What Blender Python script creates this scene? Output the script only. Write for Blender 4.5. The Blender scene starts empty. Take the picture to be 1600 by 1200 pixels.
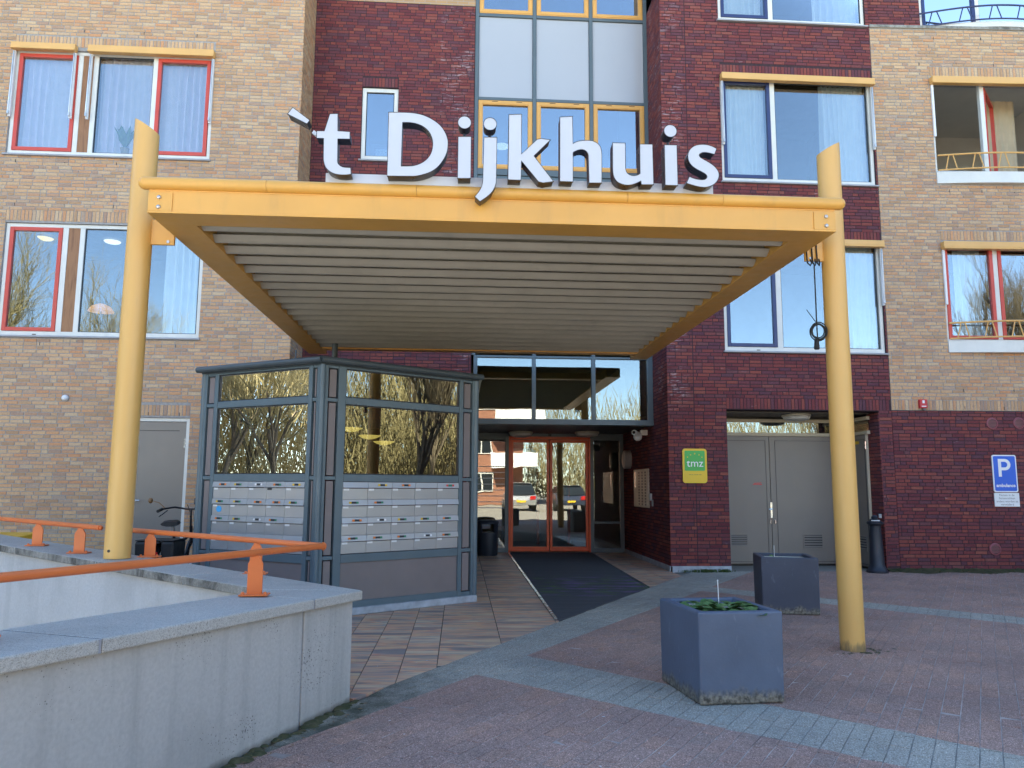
import bpy, bmesh, math, random
from mathutils import Vector, Matrix
random.seed(7)
R = math.radians
SC = bpy.context.scene
COL = SC.collection

# ------------------------------------------------------------------ camera, sky, sun, exposure
cam = bpy.data.cameras.new('camera')
cam.sensor_fit = 'HORIZONTAL'; cam.sensor_width = 36.0; cam.lens = 1207.0 / 1600 * 36
cam.clip_start = 0.05; cam.clip_end = 600
camo = bpy.data.objects.new('camera', cam); COL.objects.link(camo)
PITCH, ROLL, YAW = 0.13077, 0.00567, 0.06592
fw = Vector((math.sin(YAW) * math.cos(PITCH), math.cos(YAW) * math.cos(PITCH), math.sin(PITCH)))
r0 = Vector((math.cos(YAW), -math.sin(YAW), 0)); u0 = r0.cross(fw)
rt = r0 * math.cos(ROLL) + u0 * math.sin(ROLL); up = -r0 * math.sin(ROLL) + u0 * math.cos(ROLL)
mw = Matrix((rt, up, -fw)).transposed().to_4x4(); mw.translation = (0, 0, 1.4)
camo.matrix_world = mw
SC.camera = camo
CAMP = Vector((0, 0, 1.4))

SUN_EL, SUN_AZ = R(46), R(-20)          # azimuth from +Y towards +X: the sun stands behind the building
world = bpy.data.worlds.new('World'); SC.world = world; world.use_nodes = True
wn = world.node_tree; wn.nodes.clear()
wo = wn.nodes.new('ShaderNodeOutputWorld'); wb = wn.nodes.new('ShaderNodeBackground')
sky = wn.nodes.new('ShaderNodeTexSky'); sky.sky_type = 'NISHITA'; sky.sun_disc = False
sky.sun_elevation = SUN_EL; sky.sun_rotation = SUN_AZ
sky.air_density = 1.0; sky.dust_density = 0.0; sky.ozone_density = 3.0; sky.altitude = 2500
wb.inputs['Strength'].default_value = 0.10
wn.links.new(sky.outputs[0], wb.inputs[0]); wn.links.new(wb.outputs[0], wo.inputs[0])
sl = bpy.data.lights.new('sun', 'SUN'); sl.energy = 5.0; sl.angle = R(0.5); sl.color = (1.0, 0.95, 0.86)
slo = bpy.data.objects.new('sun', sl); COL.objects.link(slo)
sd = Vector((math.sin(SUN_AZ) * math.cos(SUN_EL), math.cos(SUN_AZ) * math.cos(SUN_EL), math.sin(SUN_EL)))
slo.rotation_euler = sd.to_track_quat('Z', 'Y').to_euler(); slo.location = (0, 0, 60)
vs = SC.view_settings
vs.view_transform = 'Standard'; vs.look = 'None'; vs.gamma = 1.0; vs.use_curve_mapping = False
vs.exposure = 2.78
vs.use_white_balance = True; vs.white_balance_temperature = 7200; vs.white_balance_tint = 3
SC.cycles.max_bounces = 8; SC.cycles.diffuse_bounces = 4; SC.cycles.glossy_bounces = 4
SC.cycles.transparent_max_bounces = 12
SC.cycles.use_denoising = True
SC.cycles.caustics_reflective = False; SC.cycles.caustics_refractive = False

# ------------------------------------------------------------------ materials
M = {}
class NT:
    def __init__(s, name):
        s.m = bpy.data.materials.new(name); s.m.use_nodes = True
        s.t = s.m.node_tree; s.b = s.t.nodes['Principled BSDF']; s.out = s.t.nodes['Material Output']
        M[name] = s.m
    def n(s, typ, **kw):
        x = s.t.nodes.new(typ)
        for k, v in kw.items(): setattr(x, k, v)
        return x
    def l(s, a, b): s.t.links.new(a, b)
    def pos(s, scale=None):
        g = s.n('ShaderNodeNewGeometry'); o = g.outputs['Position']
        if scale is not None:
            v = s.n('ShaderNodeVectorMath', operation='MULTIPLY'); s.l(o, v.inputs[0]); v.inputs[1].default_value = scale; o = v.outputs[0]
        return o
    def noise(s, scale, detail=4, vec=None, rough=0.55, dist=0.0):
        x = s.n('ShaderNodeTexNoise'); x.inputs['Scale'].default_value = scale; x.inputs['Detail'].default_value = detail
        x.inputs['Roughness'].default_value = rough; x.inputs['Distortion'].default_value = dist
        s.l(vec if vec is not None else s.pos(), x.inputs['Vector']); return x.outputs['Fac']
    def ramp(s, fac, stops, interp='LINEAR'):
        x = s.n('ShaderNodeValToRGB'); cr = x.color_ramp; cr.interpolation = interp
        while len(cr.elements) > 1: cr.elements.remove(cr.elements[-1])
        cr.elements[0].position = stops[0][0]; cr.elements[0].color = (*stops[0][1], 1) if len(stops[0][1]) == 3 else stops[0][1]
        for p, c in stops[1:]:
            e = cr.elements.new(p); e.color = (*c, 1) if len(c) == 3 else c
        s.l(fac, x.inputs[0]); return x.outputs[0]
    def val(s, fac, a, b, lo=0.0, hi=1.0):
        x = s.n('ShaderNodeMapRange'); x.inputs['From Min'].default_value = a; x.inputs['From Max'].default_value = b
        x.inputs['To Min'].default_value = lo; x.inputs['To Max'].default_value = hi; s.l(fac, x.inputs['Value']); return x.outputs[0]
    def mix(s, fac, a, b, blend='MIX'):
        x = s.n('ShaderNodeMix', data_type='RGBA', blend_type=blend)
        for v, i in ((fac, 0), (a, 6), (b, 7)):
            if isinstance(v, (int, float)): x.inputs[i].default_value = v
            elif isinstance(v, tuple): x.inputs[i].default_value = (*v, 1)
            else: s.l(v, x.inputs[i])
        return x.outputs[2]
    def math(s, op, a, b=None, clamp=False):
        x = s.n('ShaderNodeMath', operation=op); x.use_clamp = clamp
        for v, i in ((a, 0), (b, 1)):
            if v is None: continue
            if isinstance(v, (int, float)): x.inputs[i].default_value = v
            else: s.l(v, x.inputs[i])
        return x.outputs[0]
    def bump(s, h, strength=0.3, dist=0.01):
        x = s.n('ShaderNodeBump'); x.inputs['Strength'].default_value = strength; x.inputs['Distance'].default_value = dist
        s.l(h, x.inputs['Height']); s.l(x.outputs[0], s.b.inputs['Normal'])
    def base(s, c):
        if isinstance(c, tuple): s.b.inputs['Base Color'].default_value = (*c, 1)
        else: s.l(c, s.b.inputs['Base Color'])
    def set(s, rough=None, metal=None, spec=None, coat=None):
        for k, v in (('Roughness', rough), ('Metallic', metal), ('Specular IOR Level', spec), ('Coat Weight', coat)):
            if v is None: continue
            if isinstance(v, (int, float)): s.b.inputs[k].default_value = v
            else: s.l(v, s.b.inputs[k])

def paint(name, c, rough=0.4, var=0.12, scale=3.0, grime=0.0, metal=0.0, bump=0.05, spec=0.5):
    t = NT(name)
    n = t.noise(scale, 5)
    lo = tuple(max(0, x * (1 - var)) for x in c); hi = tuple(min(1, x * (1 + var)) for x in c)
    col = t.ramp(n, [(0.3, lo), (0.7, hi)])
    if grime:
        g = t.noise(1.1, 8, t.pos((5, 5, 0.9)), 0.65)
        col = t.mix(t.val(g, 0.52, 0.78, 0, grime), col, (0.12, 0.11, 0.09))
    t.base(col); t.set(t.val(t.noise(9, 4), 0.3, 0.7, rough * 0.85, min(1, rough * 1.2)), metal, spec)
    if bump: t.bump(t.noise(60, 3), bump, 0.004)
    return t

def brick_mat(name, stops, white=0.0, wx=None):
    t = NT(name)
    g = t.n('ShaderNodeNewGeometry'); oi = t.n('ShaderNodeObjectInfo')
    rnd = t.math('FRACT', t.math('ADD', g.outputs['Random Per Island'], oi.outputs['Random']))
    col = t.ramp(rnd, stops, 'LINEAR')
    col = t.mix(t.val(t.noise(38, 5), 0.35, 0.7, 0, 0.45), col, t.mix(1.0, col, (0.55, 0.5, 0.52), 'MULTIPLY'))
    col = t.mix(t.val(t.noise(0.8, 3), 0.3, 0.75, 0, 0.22), col, t.mix(1.0, col, (0.66, 0.64, 0.66), 'MULTIPLY'))
    col = t.mix(t.val(t.noise(1.0, 6, t.pos((3.5, 3.5, 0.22)), 0.6), 0.5, 0.75, 0, 0.2), col, t.mix(1.0, col, (0.62, 0.6, 0.6), 'MULTIPLY'))
    if white:
        p = t.noise(1.0, 7, t.pos((5.0, 5.0, 30)), 0.7, 0.4)
        m = t.val(p, 0.62, 0.72, 0, white)
        big = t.val(t.noise(1.1, 2), 0.5, 0.72, 0.05, 1)
        m = t.math('MULTIPLY', m, big)
        for (x0, x1) in (wx or ()):
            sx = t.n('ShaderNodeSeparateXYZ'); t.l(t.pos(), sx.inputs[0])
            inx = t.math('MULTIPLY', t.val(sx.outputs[0], x0, x0 + 0.04), t.val(sx.outputs[0], x1 - 0.15, x1, 1, 0))
            hz = t.math('MULTIPLY', t.math('MULTIPLY', inx, t.val(sx.outputs[2], 2.6, 3.1)), t.val(t.noise(1.7, 2), 0.42, 0.62))
            m = t.math('MAXIMUM', m, t.math('MULTIPLY', hz, t.val(p, 0.52, 0.66, 0, 0.6)))
        col = t.mix(m, col, (0.62, 0.60, 0.64))
    t.base(col); t.set(0.88, 0, 0.25)
    t.bump(t.noise(130, 4), 0.35, 0.004)

brick_mat('brick_yellow', [(0.0, (0.50, 0.305, 0.175)), (0.2, (0.61, 0.385, 0.22)), (0.42, (0.69, 0.455, 0.265)), (0.58, (0.64, 0.325, 0.165)),
                           (0.72, (0.67, 0.485, 0.305)), (0.86, (0.46, 0.30, 0.21)), (0.95, (0.68, 0.37, 0.19)), (1.0, (0.50, 0.375, 0.28))])
brick_mat('brick_red', [(0.0, (0.15, 0.042, 0.052)), (0.25, (0.235, 0.060, 0.058)), (0.45, (0.29, 0.080, 0.064)), (0.6, (0.135, 0.052, 0.070)),
                        (0.78, (0.215, 0.060, 0.064)), (0.9, (0.13, 0.058, 0.076)), (1.0, (0.32, 0.10, 0.075))], 0.5, [(3.5, 3.95), (-0.5, 0.2)])
for nm, c in (('mortar_grey', (0.42, 0.40, 0.385)), ('mortar_dark', (0.075, 0.048, 0.055))):
    t = NT(nm); n = t.noise(25, 5); t.base(t.ramp(n, [(0.3, tuple(x * 0.7 for x in c)), (0.7, c)])); t.set(0.95, 0, 0.1); t.bump(n, 0.4, 0.005)
t = NT('upper_brickwork'); bt = t.n('ShaderNodeTexBrick'); bt.inputs['Scale'].default_value = 1
bt.inputs['Brick Width'].default_value = 0.21; bt.inputs['Row Height'].default_value = 0.0605; bt.inputs['Mortar Size'].default_value = 0.005
bt.inputs['Color1'].default_value = (0.5, 0.3, 0.15, 1); bt.inputs['Color2'].default_value = (0.4, 0.24, 0.12, 1); bt.inputs['Mortar'].default_value = (0.35, 0.32, 0.29, 1)
sp = t.n('ShaderNodeSeparateXYZ'); cb = t.n('ShaderNodeCombineXYZ'); t.l(t.pos(), sp.inputs[0]); t.l(t.math('ADD', sp.outputs[0], sp.outputs[1]), cb.inputs[0]); t.l(sp.outputs[2], cb.inputs[1]); t.l(cb.outputs[0], bt.inputs['Vector'])
t.base(bt.outputs[0]); t.set(0.9)

def glass(name, base, boost, tint=(0.9, 0.95, 0.95), rough=0.0):
    t = NT(name); t.t.nodes.remove(t.b)
    tr = t.n('ShaderNodeBsdfTransparent'); tr.inputs[0].default_value = (*tint, 1)
    gl = t.n('ShaderNodeBsdfGlossy'); gl.inputs['Roughness'].default_value = rough; gl.inputs['Color'].default_value = (0.98, 0.99, 1, 1)
    fr = t.n('ShaderNodeFresnel'); fr.inputs['IOR'].default_value = 1.5
    f = t.math('ADD', t.math('MULTIPLY', fr.outputs[0], boost), base, True)
    w = t.noise(0.9, 2); bp = t.n('ShaderNodeBump'); bp.inputs['Strength'].default_value = 0.035; bp.inputs['Distance'].default_value = 0.05
    t.l(w, bp.inputs['Height']); t.l(bp.outputs[0], gl.inputs['Normal'])
    mx = t.n('ShaderNodeMixShader'); t.l(f, mx.inputs[0]); t.l(tr.outputs[0], mx.inputs[1]); t.l(gl.outputs[0], mx.inputs[2])
    t.l(mx.outputs[0], t.out.inputs[0])
glass('stair_glass', 0.28, 1.2, (0.6, 0.7, 0.75))
glass('window_glass', 0.11, 1.1, (0.86, 0.92, 0.93))
glass('tinted_glass', 0.11, 1.3, (0.62, 0.66, 0.62))
glass('door_glass', 0.10, 1.3, (0.72, 0.76, 0.74))

paint('yellow_steel', (0.76, 0.405, 0.092), 0.36, 0.06, 2, 0.16)
t = NT('column_yellow'); n = t.noise(1.0, 6, t.pos((6, 6, 0.8)), 0.6)
col = t.ramp(n, [(0.3, (0.72, 0.42, 0.125)), (0.7, (0.78, 0.46, 0.145))]); sx = t.n('ShaderNodeSeparateXYZ'); t.l(t.pos(), sx.inputs[0])
h = t.math('SUBTRACT', sx.outputs[2], t.math('MULTIPLY', t.val(t.noise(16, 6, t.pos((1, 1, 0.4)), 0.7), 0.35, 0.7), 0.10))
col = t.mix(t.val(h, -0.02, 0.05, 0.85, 0), col, (0.20, 0.15, 0.08)); col = t.mix(t.val(t.noise(5, 8, t.pos((3, 3, 0.5)), 0.75), 0.6, 0.75, 0, 0.3), col, (0.50, 0.33, 0.13))
t.base(col); t.set(t.val(t.noise(9, 4), 0.3, 0.7, 0.32, 0.48)); t.bump(t.noise(60, 3), 0.05, 0.004)
paint('orange_paint', (0.72, 0.175, 0.045), 0.42, 0.08, 4, 0.06)
paint('white_frame', (0.74, 0.73, 0.68), 0.45, 0.06, 3, 0.12)
paint('sill_grey', (0.34, 0.34, 0.36), 0.5, 0.1)
paint('red_sash', (0.62, 0.075, 0.05), 0.4, 0.08)
paint('red_door_paint', (0.80, 0.105, 0.025), 0.36, 0.06)
paint('navy_sash', (0.028, 0.042, 0.13), 0.4, 0.1)
paint('orange_sash', (0.72, 0.37, 0.095), 0.42, 0.06)
paint('cassette_yellow', (0.74, 0.42, 0.14), 0.4, 0.05)
paint('blue_grey_frame', (0.105, 0.15, 0.175), 0.4, 0.08, 3, 0.08)
paint('stair_frame', (0.10, 0.13, 0.145), 0.42, 0.08, 3, 0.08)
paint('taupe_panel', (0.21, 0.175, 0.17), 0.5, 0.06)
paint('grey_door', (0.225, 0.195, 0.17), 0.36, 0.03, 2, 0.0, bump=0.01)
paint('cream_frame', (0.56, 0.50, 0.38), 0.5, 0.06)
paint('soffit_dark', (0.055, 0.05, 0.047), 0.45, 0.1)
paint('deck_recess_shade', (0.16, 0.165, 0.175), 0.5, 0.06, 2, 0.1)  # dark sheet colour paints in the recess shade between the canopy ribs
paint('deck_sheet', (0.42, 0.39, 0.33), 0.42, 0.06, 2, 0.2)
paint('letter_white', (0.58, 0.61, 0.66), 0.35, 0.02, 2)
paint('letter_side', (0.022, 0.016, 0.016), 0.3, 0.1)
paint('rail_white', (0.80, 0.80, 0.80), 0.4, 0.03, 2, 0.15)
paint('galvanised', (0.55, 0.55, 0.56), 0.35, 0.1, 8, 0, 0.7)
paint('mailbox_steel', (0.42, 0.42, 0.43), 0.34, 0.04, 4, 0, 0.4)
paint('bright_steel', (0.75, 0.75, 0.74), 0.25, 0.05, 4, 0, 0.9)
paint('bronze_steel', (0.56, 0.52, 0.44), 0.4, 0.1, 4, 0, 0.3)
paint('black_plastic', (0.016, 0.017, 0.02), 0.42, 0.2)
paint('bin_plastic', (0.020, 0.026, 0.04), 0.45, 0.2, 4, 0.1)
paint('bollard_iron', (0.018, 0.022, 0.032), 0.42, 0.2, 4, 0.15)
paint('rubber', (0.02, 0.02, 0.02), 0.8, 0.2)
paint('label_white', (0.80, 0.80, 0.80), 0.5, 0.03)
paint('tag_orange', (0.80, 0.22, 0.03), 0.5, 0.03); paint('tag_green', (0.03, 0.22, 0.12), 0.5, 0.03); paint('tag_black', (0.02, 0.02, 0.025), 0.5, 0.05)
paint('tag_yellow', (0.78, 0.5, 0.03), 0.45, 0.03); paint('tag_blue', (0.05, 0.40, 0.80), 0.5, 0.03); paint('tag_red', (0.7, 0.05, 0.06), 0.5, 0.03)
paint('sign_yellow', (0.80, 0.52, 0.02), 0.35, 0.03); paint('sign_green', (0.05, 0.42, 0.07), 0.35, 0.03); paint('sign_blue', (0.0, 0.11, 0.62), 0.35, 0.03)
paint('sign_white', (0.82, 0.82, 0.82), 0.35, 0.02); paint('sign_grey_ink', (0.22, 0.20, 0.2), 0.6, 0.03); paint('sign_dull_ink', (0.36, 0.25, 0.05), 0.6, 0.03)
paint('alarm_red', (0.55, 0.025, 0.04), 0.35, 0.05)
paint('vent_maroon', (0.26, 0.07, 0.085), 0.5, 0.15)
paint('interior_wall', (0.13, 0.125, 0.115), 0.8, 0.05); paint('interior_dark', (0.10, 0.085, 0.07), 0.8, 0.1); paint('interior_warm', (0.40, 0.30, 0.17), 0.8, 0.1)
paint('interior_pale', (0.62, 0.59, 0.54), 0.8, 0.04)
paint('furniture_wood', (0.22, 0.12, 0.05), 0.5, 0.2)
paint('car_silver', (0.45, 0.46, 0.48), 0.25, 0.03, 2, 0, 0.6); paint('car_dark', (0.03, 0.04, 0.07), 0.25, 0.03); paint('car_glass', (0.02, 0.025, 0.03), 0.08, 0.02); paint('car_red_light', (0.5, 0.02, 0.02), 0.2)
paint('lead_flashing', (0.40, 0.43, 0.47), 0.6, 0.25, 9)
paint('roof_grey', (0.065, 0.085, 0.098), 0.35, 0.1, 3, 0.1)
paint('spandrel', (0.43, 0.44, 0.47), 0.14, 0.02, 1, bump=0.0, spec=0.6)
paint('bark', (0.12, 0.095, 0.06), 0.9, 0.3, 8); paint('twig', (0.22, 0.185, 0.085), 0.9, 0.3, 5); paint('twig_dark', (0.10, 0.078, 0.045), 0.9, 0.3, 5)
paint('far_brick', (0.30, 0.135, 0.085), 0.9, 0.2, 5)
paint('leather_black', (0.012, 0.012, 0.014), 0.6, 0.2); paint('bike_frame', (0.014, 0.015, 0.02), 0.3, 0.1)
paint('lid_yellow', (0.76, 0.42, 0.03), 0.45, 0.06); paint('bin_green', (0.008, 0.045, 0.03), 0.5, 0.1)
for nm, c in (('curtain_white', (0.86, 0.86, 0.88)), ('curtain_lilac', (0.90, 0.78, 0.90)), ('curtain_beige', (0.50, 0.42, 0.30))):
    t = NT(nm); t.base(t.ramp(t.noise(6, 3), [(0.3, tuple(x * 0.9 for x in c)), (0.7, c)])); t.set(0.9, 0, 0.1)
    t.b.inputs['Subsurface Weight'].default_value = 0.0
t = NT('teak_panel'); n = t.noise(3.0, 6, t.pos((9, 9, 0.8)), 0.6, 0.5); t.base(t.ramp(n, [(0.3, (0.20, 0.085, 0.035)), (0.55, (0.34, 0.16, 0.07)), (0.75, (0.27, 0.12, 0.05))])); t.set(0.5); t.bump(n, 0.15, 0.004)

# concrete: pores, blotches, streaks
def concrete(name, c, pore=0.75, streak=0.35, speck=0.0, edge_z=None, algae=None):
    t = NT(name)
    big = t.noise(1.3, 6); fine = t.noise(55, 5)
    col = t.ramp(big, [(0.3, tuple(x * 0.80 for x in c)), (0.5, c), (0.75, tuple(min(1, x * 1.10) for x in c))])
    st = t.noise(1.0, 6, t.pos((7, 7, 0.5)), 0.6)
    col = t.mix(t.val(st, 0.5, 0.8, 0, streak), col, tuple(x * 0.45 for x in c))
    col = t.mix(t.val(fine, 0.35, 0.7, 0, 0.35), col, tuple(x * 0.66 for x in c))
    v = t.n('ShaderNodeTexVoronoi'); v.inputs['Scale'].default_value = 42; v.inputs['Randomness'].default_value = 1
    wv = t.n('ShaderNodeVectorMath', operation='ADD'); nz = t.n('ShaderNodeTexNoise'); nz.inputs['Scale'].default_value = 60; t.l(t.pos(), nz.inputs['Vector']); nsc = t.n('ShaderNodeVectorMath', operation='SCALE'); nsc.inputs['Scale'].default_value = 0.006; t.l(nz.outputs['Color'], nsc.inputs[0]); t.l(t.pos(), wv.inputs[0]); t.l(nsc.outputs[0], wv.inputs[1]); t.l(wv.outputs[0], v.inputs['Vector'])
    sz = t.val(t.noise(3, 3), 0.45, 0.75, 0.0, 0.27)
    pm = t.math('LESS_THAN', v.outputs['Distance'], sz)
    v2 = t.n('ShaderNodeTexVoronoi'); v2.inputs['Scale'].default_value = 70; t.l(t.pos(), v2.inputs['Vector'])
    pm2 = t.math('MULTIPLY', t.math('LESS_THAN', v2.outputs['Distance'], t.val(t.noise(3, 2), 0.45, 0.8, 0, 0.36)), 0.7)
    pm = t.math('MAXIMUM', pm, pm2)
    col = t.mix(t.math('MULTIPLY', pm, pore), col, (0.06, 0.058, 0.055))
    if speck:
        w = t.n('ShaderNodeTexVoronoi'); w.inputs['Scale'].default_value = 330; t.l(t.pos(), w.inputs['Vector'])
        col = t.mix(t.math('MULTIPLY', speck, 1.0), col, t.mix(1.0, col, t.ramp(w.outputs['Color'], [(0.2, (0.62, 0.6, 0.56)), (0.5, (1, 1, 1)), (0.85, (1.2, 1.18, 1.12))]), 'MULTIPLY'))
    if edge_z:
        sx = t.n('ShaderNodeSeparateXYZ'); t.l(t.pos(), sx.inputs[0])
        h = t.math('ADD', sx.outputs[2], t.math('MULTIPLY', t.noise(9, 5), edge_z * 1.6))
        col = t.mix(t.val(h, edge_z, edge_z * 2.0, 0.75, 0), col, (0.13, 0.12, 0.09))
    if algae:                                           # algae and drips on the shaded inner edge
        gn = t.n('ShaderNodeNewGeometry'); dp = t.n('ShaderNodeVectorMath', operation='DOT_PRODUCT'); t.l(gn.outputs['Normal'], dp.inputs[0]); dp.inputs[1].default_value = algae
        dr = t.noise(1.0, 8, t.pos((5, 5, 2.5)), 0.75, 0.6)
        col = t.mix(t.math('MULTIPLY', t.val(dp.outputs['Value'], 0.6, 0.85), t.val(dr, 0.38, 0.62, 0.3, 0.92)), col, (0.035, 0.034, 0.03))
    t.base(col); t.set(0.85, 0, 0.3)
    t.bump(t.math('SUBTRACT', fine, t.math('MULTIPLY', pm, 1.2)), 0.35, 0.006)
concrete('wall_concrete', (0.50, 0.48, 0.445), 0.75, 0.5, 0, 0.03)
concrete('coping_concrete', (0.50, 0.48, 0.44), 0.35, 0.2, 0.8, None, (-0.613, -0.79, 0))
concrete('pit_concrete', (0.50, 0.50, 0.50), 0.1, 0.28)
t = M['pit_concrete']

# planter paint with bare, dirty foot
def planter_mat(name, c):
    t = NT(name); n = t.noise(2.5, 6)
    col = t.ramp(n, [(0.3, tuple(x * 0.85 for x in c)), (0.7, tuple(x * 1.1 for x in c))])
    sc_ = t.noise(18, 6, t.pos((1, 1, 0.35)), 0.7); col = t.mix(t.val(sc_, 0.6, 0.7, 0, 0.4), col, (0.2, 0.24, 0.3))
    sx = t.n('ShaderNodeSeparateXYZ'); t.l(t.pos(), sx.inputs[0])
    h = t.math('SUBTRACT', sx.outputs[2], t.math('MULTIPLY', t.val(t.noise(11, 7, t.pos((1, 1, 0.25)), 0.7), 0.3, 0.75), 0.085))
    col = t.mix(t.val(h, 0.0, 0.06, 1, 0), col, t.ramp(t.noise(40, 5), [(0.35, (0.05, 0.045, 0.035)), (0.65, (0.27, 0.25, 0.20))]))
    t.base(col); t.set(0.5, 0, 0.4); t.bump(t.noise(45, 5), 0.18, 0.006)
planter_mat('planter_blue', (0.105, 0.135, 0.19)); planter_mat('planter_slate', (0.062, 0.074, 0.105))
paint('planter_liner', (0.70, 0.66, 0.54), 0.6, 0.1)

def paver_mat(name, stops, spark, mossy=0.0):
    t = NT(name); g = t.n('ShaderNodeNewGeometry'); oi = t.n('ShaderNodeObjectInfo')
    rnd = t.math('FRACT', t.math('ADD', g.outputs['Random Per Island'], oi.outputs['Random']))
    col = t.ramp(rnd, stops)
    big = t.noise(0.9, 5); col = t.mix(t.val(big, 0.38, 0.66, 0, 0.8), col, t.mix(1.0, col, (0.68, 0.70, 0.74), 'MULTIPLY'))
    v = t.n('ShaderNodeTexVoronoi'); v.inputs['Scale'].default_value = 210; t.l(t.pos(), v.inputs['Vector'])
    col = t.mix(spark, col, t.mix(1.0, col, t.ramp(v.outputs['Color'], [(0.15, (0.4, 0.4, 0.42)), (0.5, (1, 1, 1)), (0.8, (1.35, 1.4, 1.5)), (0.93, (2.4, 2.5, 2.7))]), 'MULTIPLY'))
    st = t.noise(3.2, 6, None, 0.65); col = t.mix(t.val(st, 0.6, 0.78, 0, 0.4), col, (0.22, 0.20, 0.21))
    if mossy:
        sx = t.n('ShaderNodeSeparateXYZ'); t.l(t.pos(), sx.inputs[0])
        dd = t.math('ADD', t.math('MULTIPLY', sx.outputs[0], 0.86), t.math('MULTIPLY', sx.outputs[1], -0.5))
        m = t.math('MULTIPLY', t.val(sx.outputs[0], -0.6, 0.15, 1, 0), t.val(t.noise(6, 6), 0.3, 0.6, 0.15, mossy))
        col = t.mix(m, col, (0.035, 0.045, 0.026))
    t.base(col); t.set(0.82, 0, 0.35); t.bump(v.outputs['Distance'], 0.35, 0.004)
paver_mat('paver_red', [(0, (0.405, 0.262, 0.205)), (0.3, (0.455, 0.280, 0.216)), (0.6, (0.42, 0.276, 0.22)), (0.85, (0.48, 0.285, 0.208)), (1, (0.39, 0.266, 0.212))], 0.9)
paver_mat('paver_grey', [(0, (0.40, 0.37, 0.305)), (0.4, (0.44, 0.405, 0.335)), (0.7, (0.415, 0.39, 0.325)), (1, (0.46, 0.425, 0.35))], 0.75, 0.85)
paint('joint_sand', (0.42, 0.36, 0.33), 0.95, 0.6, 3); paint('joint_grey', (0.25, 0.245, 0.225), 0.95, 0.4, 6); paint('joint_dirt', (0.10, 0.095, 0.08), 0.95, 0.4, 20)
t = NT('far_ground'); n = t.noise(0.35, 6); t.base(t.ramp(n, [(0.3, (0.24, 0.215, 0.18)), (0.6, (0.31, 0.28, 0.24)), (0.8, (0.265, 0.235, 0.195))])); t.set(0.9); t.bump(t.noise(40, 4), 0.3, 0.01)
t = NT('stone_tile'); g = t.n('ShaderNodeNewGeometry'); oi = t.n('ShaderNodeObjectInfo')
va = t.n('ShaderNodeVectorMath', operation='ADD'); mu = t.n('ShaderNodeVectorMath', operation='MULTIPLY')
sc3 = t.n('ShaderNodeVectorMath', operation='SCALE'); cbn = t.n('ShaderNodeCombineXYZ')
t.l(oi.outputs['Random'], cbn.inputs[0]); t.l(oi.outputs['Random'], cbn.inputs[1]); t.l(oi.outputs['Random'], cbn.inputs[2])
t.l(cbn.outputs[0], sc3.inputs[0]); sc3.inputs['Scale'].default_value = 57
mu.inputs[1].default_value = (0.9, 6.0, 1); t.l(g.outputs['Position'], mu.inputs[0]); t.l(mu.outputs[0], va.inputs[0]); t.l(sc3.outputs[0], va.inputs[1])
n = t.noise(1.25, 4, va.outputs[0], 0.5, 0.2); n2 = t.noise(0.8, 4, va.outputs[0], 0.5)
col = t.ramp(n, [(0.36, (0.17, 0.155, 0.17)), (0.43, (0.27, 0.23, 0.22)), (0.455, (0.52, 0.22, 0.155)), (0.495, (0.55, 0.42, 0.27)), (0.535, (0.58, 0.30, 0.20)), (0.565, (0.25, 0.23, 0.25)), (0.63, (0.56, 0.46, 0.34))])
col = t.mix(t.val(n2, 0.42, 0.6, 0.05, 0.5), col, t.ramp(oi.outputs['Random'], [(0, (0.44, 0.24, 0.19)), (0.3, (0.47, 0.38, 0.29)), (0.6, (0.27, 0.235, 0.25)), (0.8, (0.52, 0.36, 0.25)), (1, (0.36, 0.30, 0.29))]))
col = t.mix(1.0, col, (1.32, 1.22, 1.08), 'MULTIPLY')
t.base(col); t.set(t.val(t.noise(5, 4), 0.3, 0.7, 0.35, 0.55), 0, 0.5); t.bump(t.noise(30, 5), 0.12, 0.004)
t = NT('mat_carpet'); sx = t.n('ShaderNodeSeparateXYZ'); t.l(t.pos(), sx.inputs[0])
v = t.noise(1.6, 3, t.pos((1.3, 3.5, 1))); gmask = t.math('MULTIPLY', t.val(sx.outputs[1], 9.6, 10.6), t.val(sx.outputs[1], 12.6, 11.6))
col = t.mix(t.math('MULTIPLY', t.val(v, 0.5, 0.62), gmask), (0.085, 0.086, 0.092), (0.15, 0.11, 0.21))
v = t.noise(1.9, 3, t.pos((1.5, 4.5, 3))); col = t.mix(t.math('MULTIPLY', t.val(v, 0.55, 0.66), gmask), col, (0.10, 0.17, 0.05))
t.base(col); t.set(0.85, 0, 0.2); t.bump(t.noise(120, 3), 0.5, 0.004)
for nm, c, c2 in (('leaf_green', (0.06, 0.14, 0.04), (0.13, 0.23, 0.075)), ('leaf_pale', (0.11, 0.13, 0.04), (0.22, 0.19, 0.07)), ('grass_green', (0.04, 0.08, 0.015), (0.09, 0.13, 0.03)), ('moss', (0.035, 0.045, 0.015), (0.09, 0.085, 0.04)), ('soil', (0.03, 0.022, 0.015), (0.07, 0.055, 0.04)), ('petal', (0.55, 0.52, 0.5), (0.75, 0.72, 0.7)), ('dry_leaf', (0.16, 0.09, 0.045), (0.3, 0.2, 0.1))):
    t = NT(nm); t.base(t.ramp(t.noise(14, 4), [(0.35, c), (0.65, c2)])); t.set(0.6, 0, 0.4); t.bump(t.noise(40, 3), 0.2, 0.01)
def lamp_mat(nm, c, s):
    t = NT(nm); t.base(c); t.b.inputs['Emission Color'].default_value = (*c, 1); t.b.inputs['Emission Strength'].default_value = s
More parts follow.
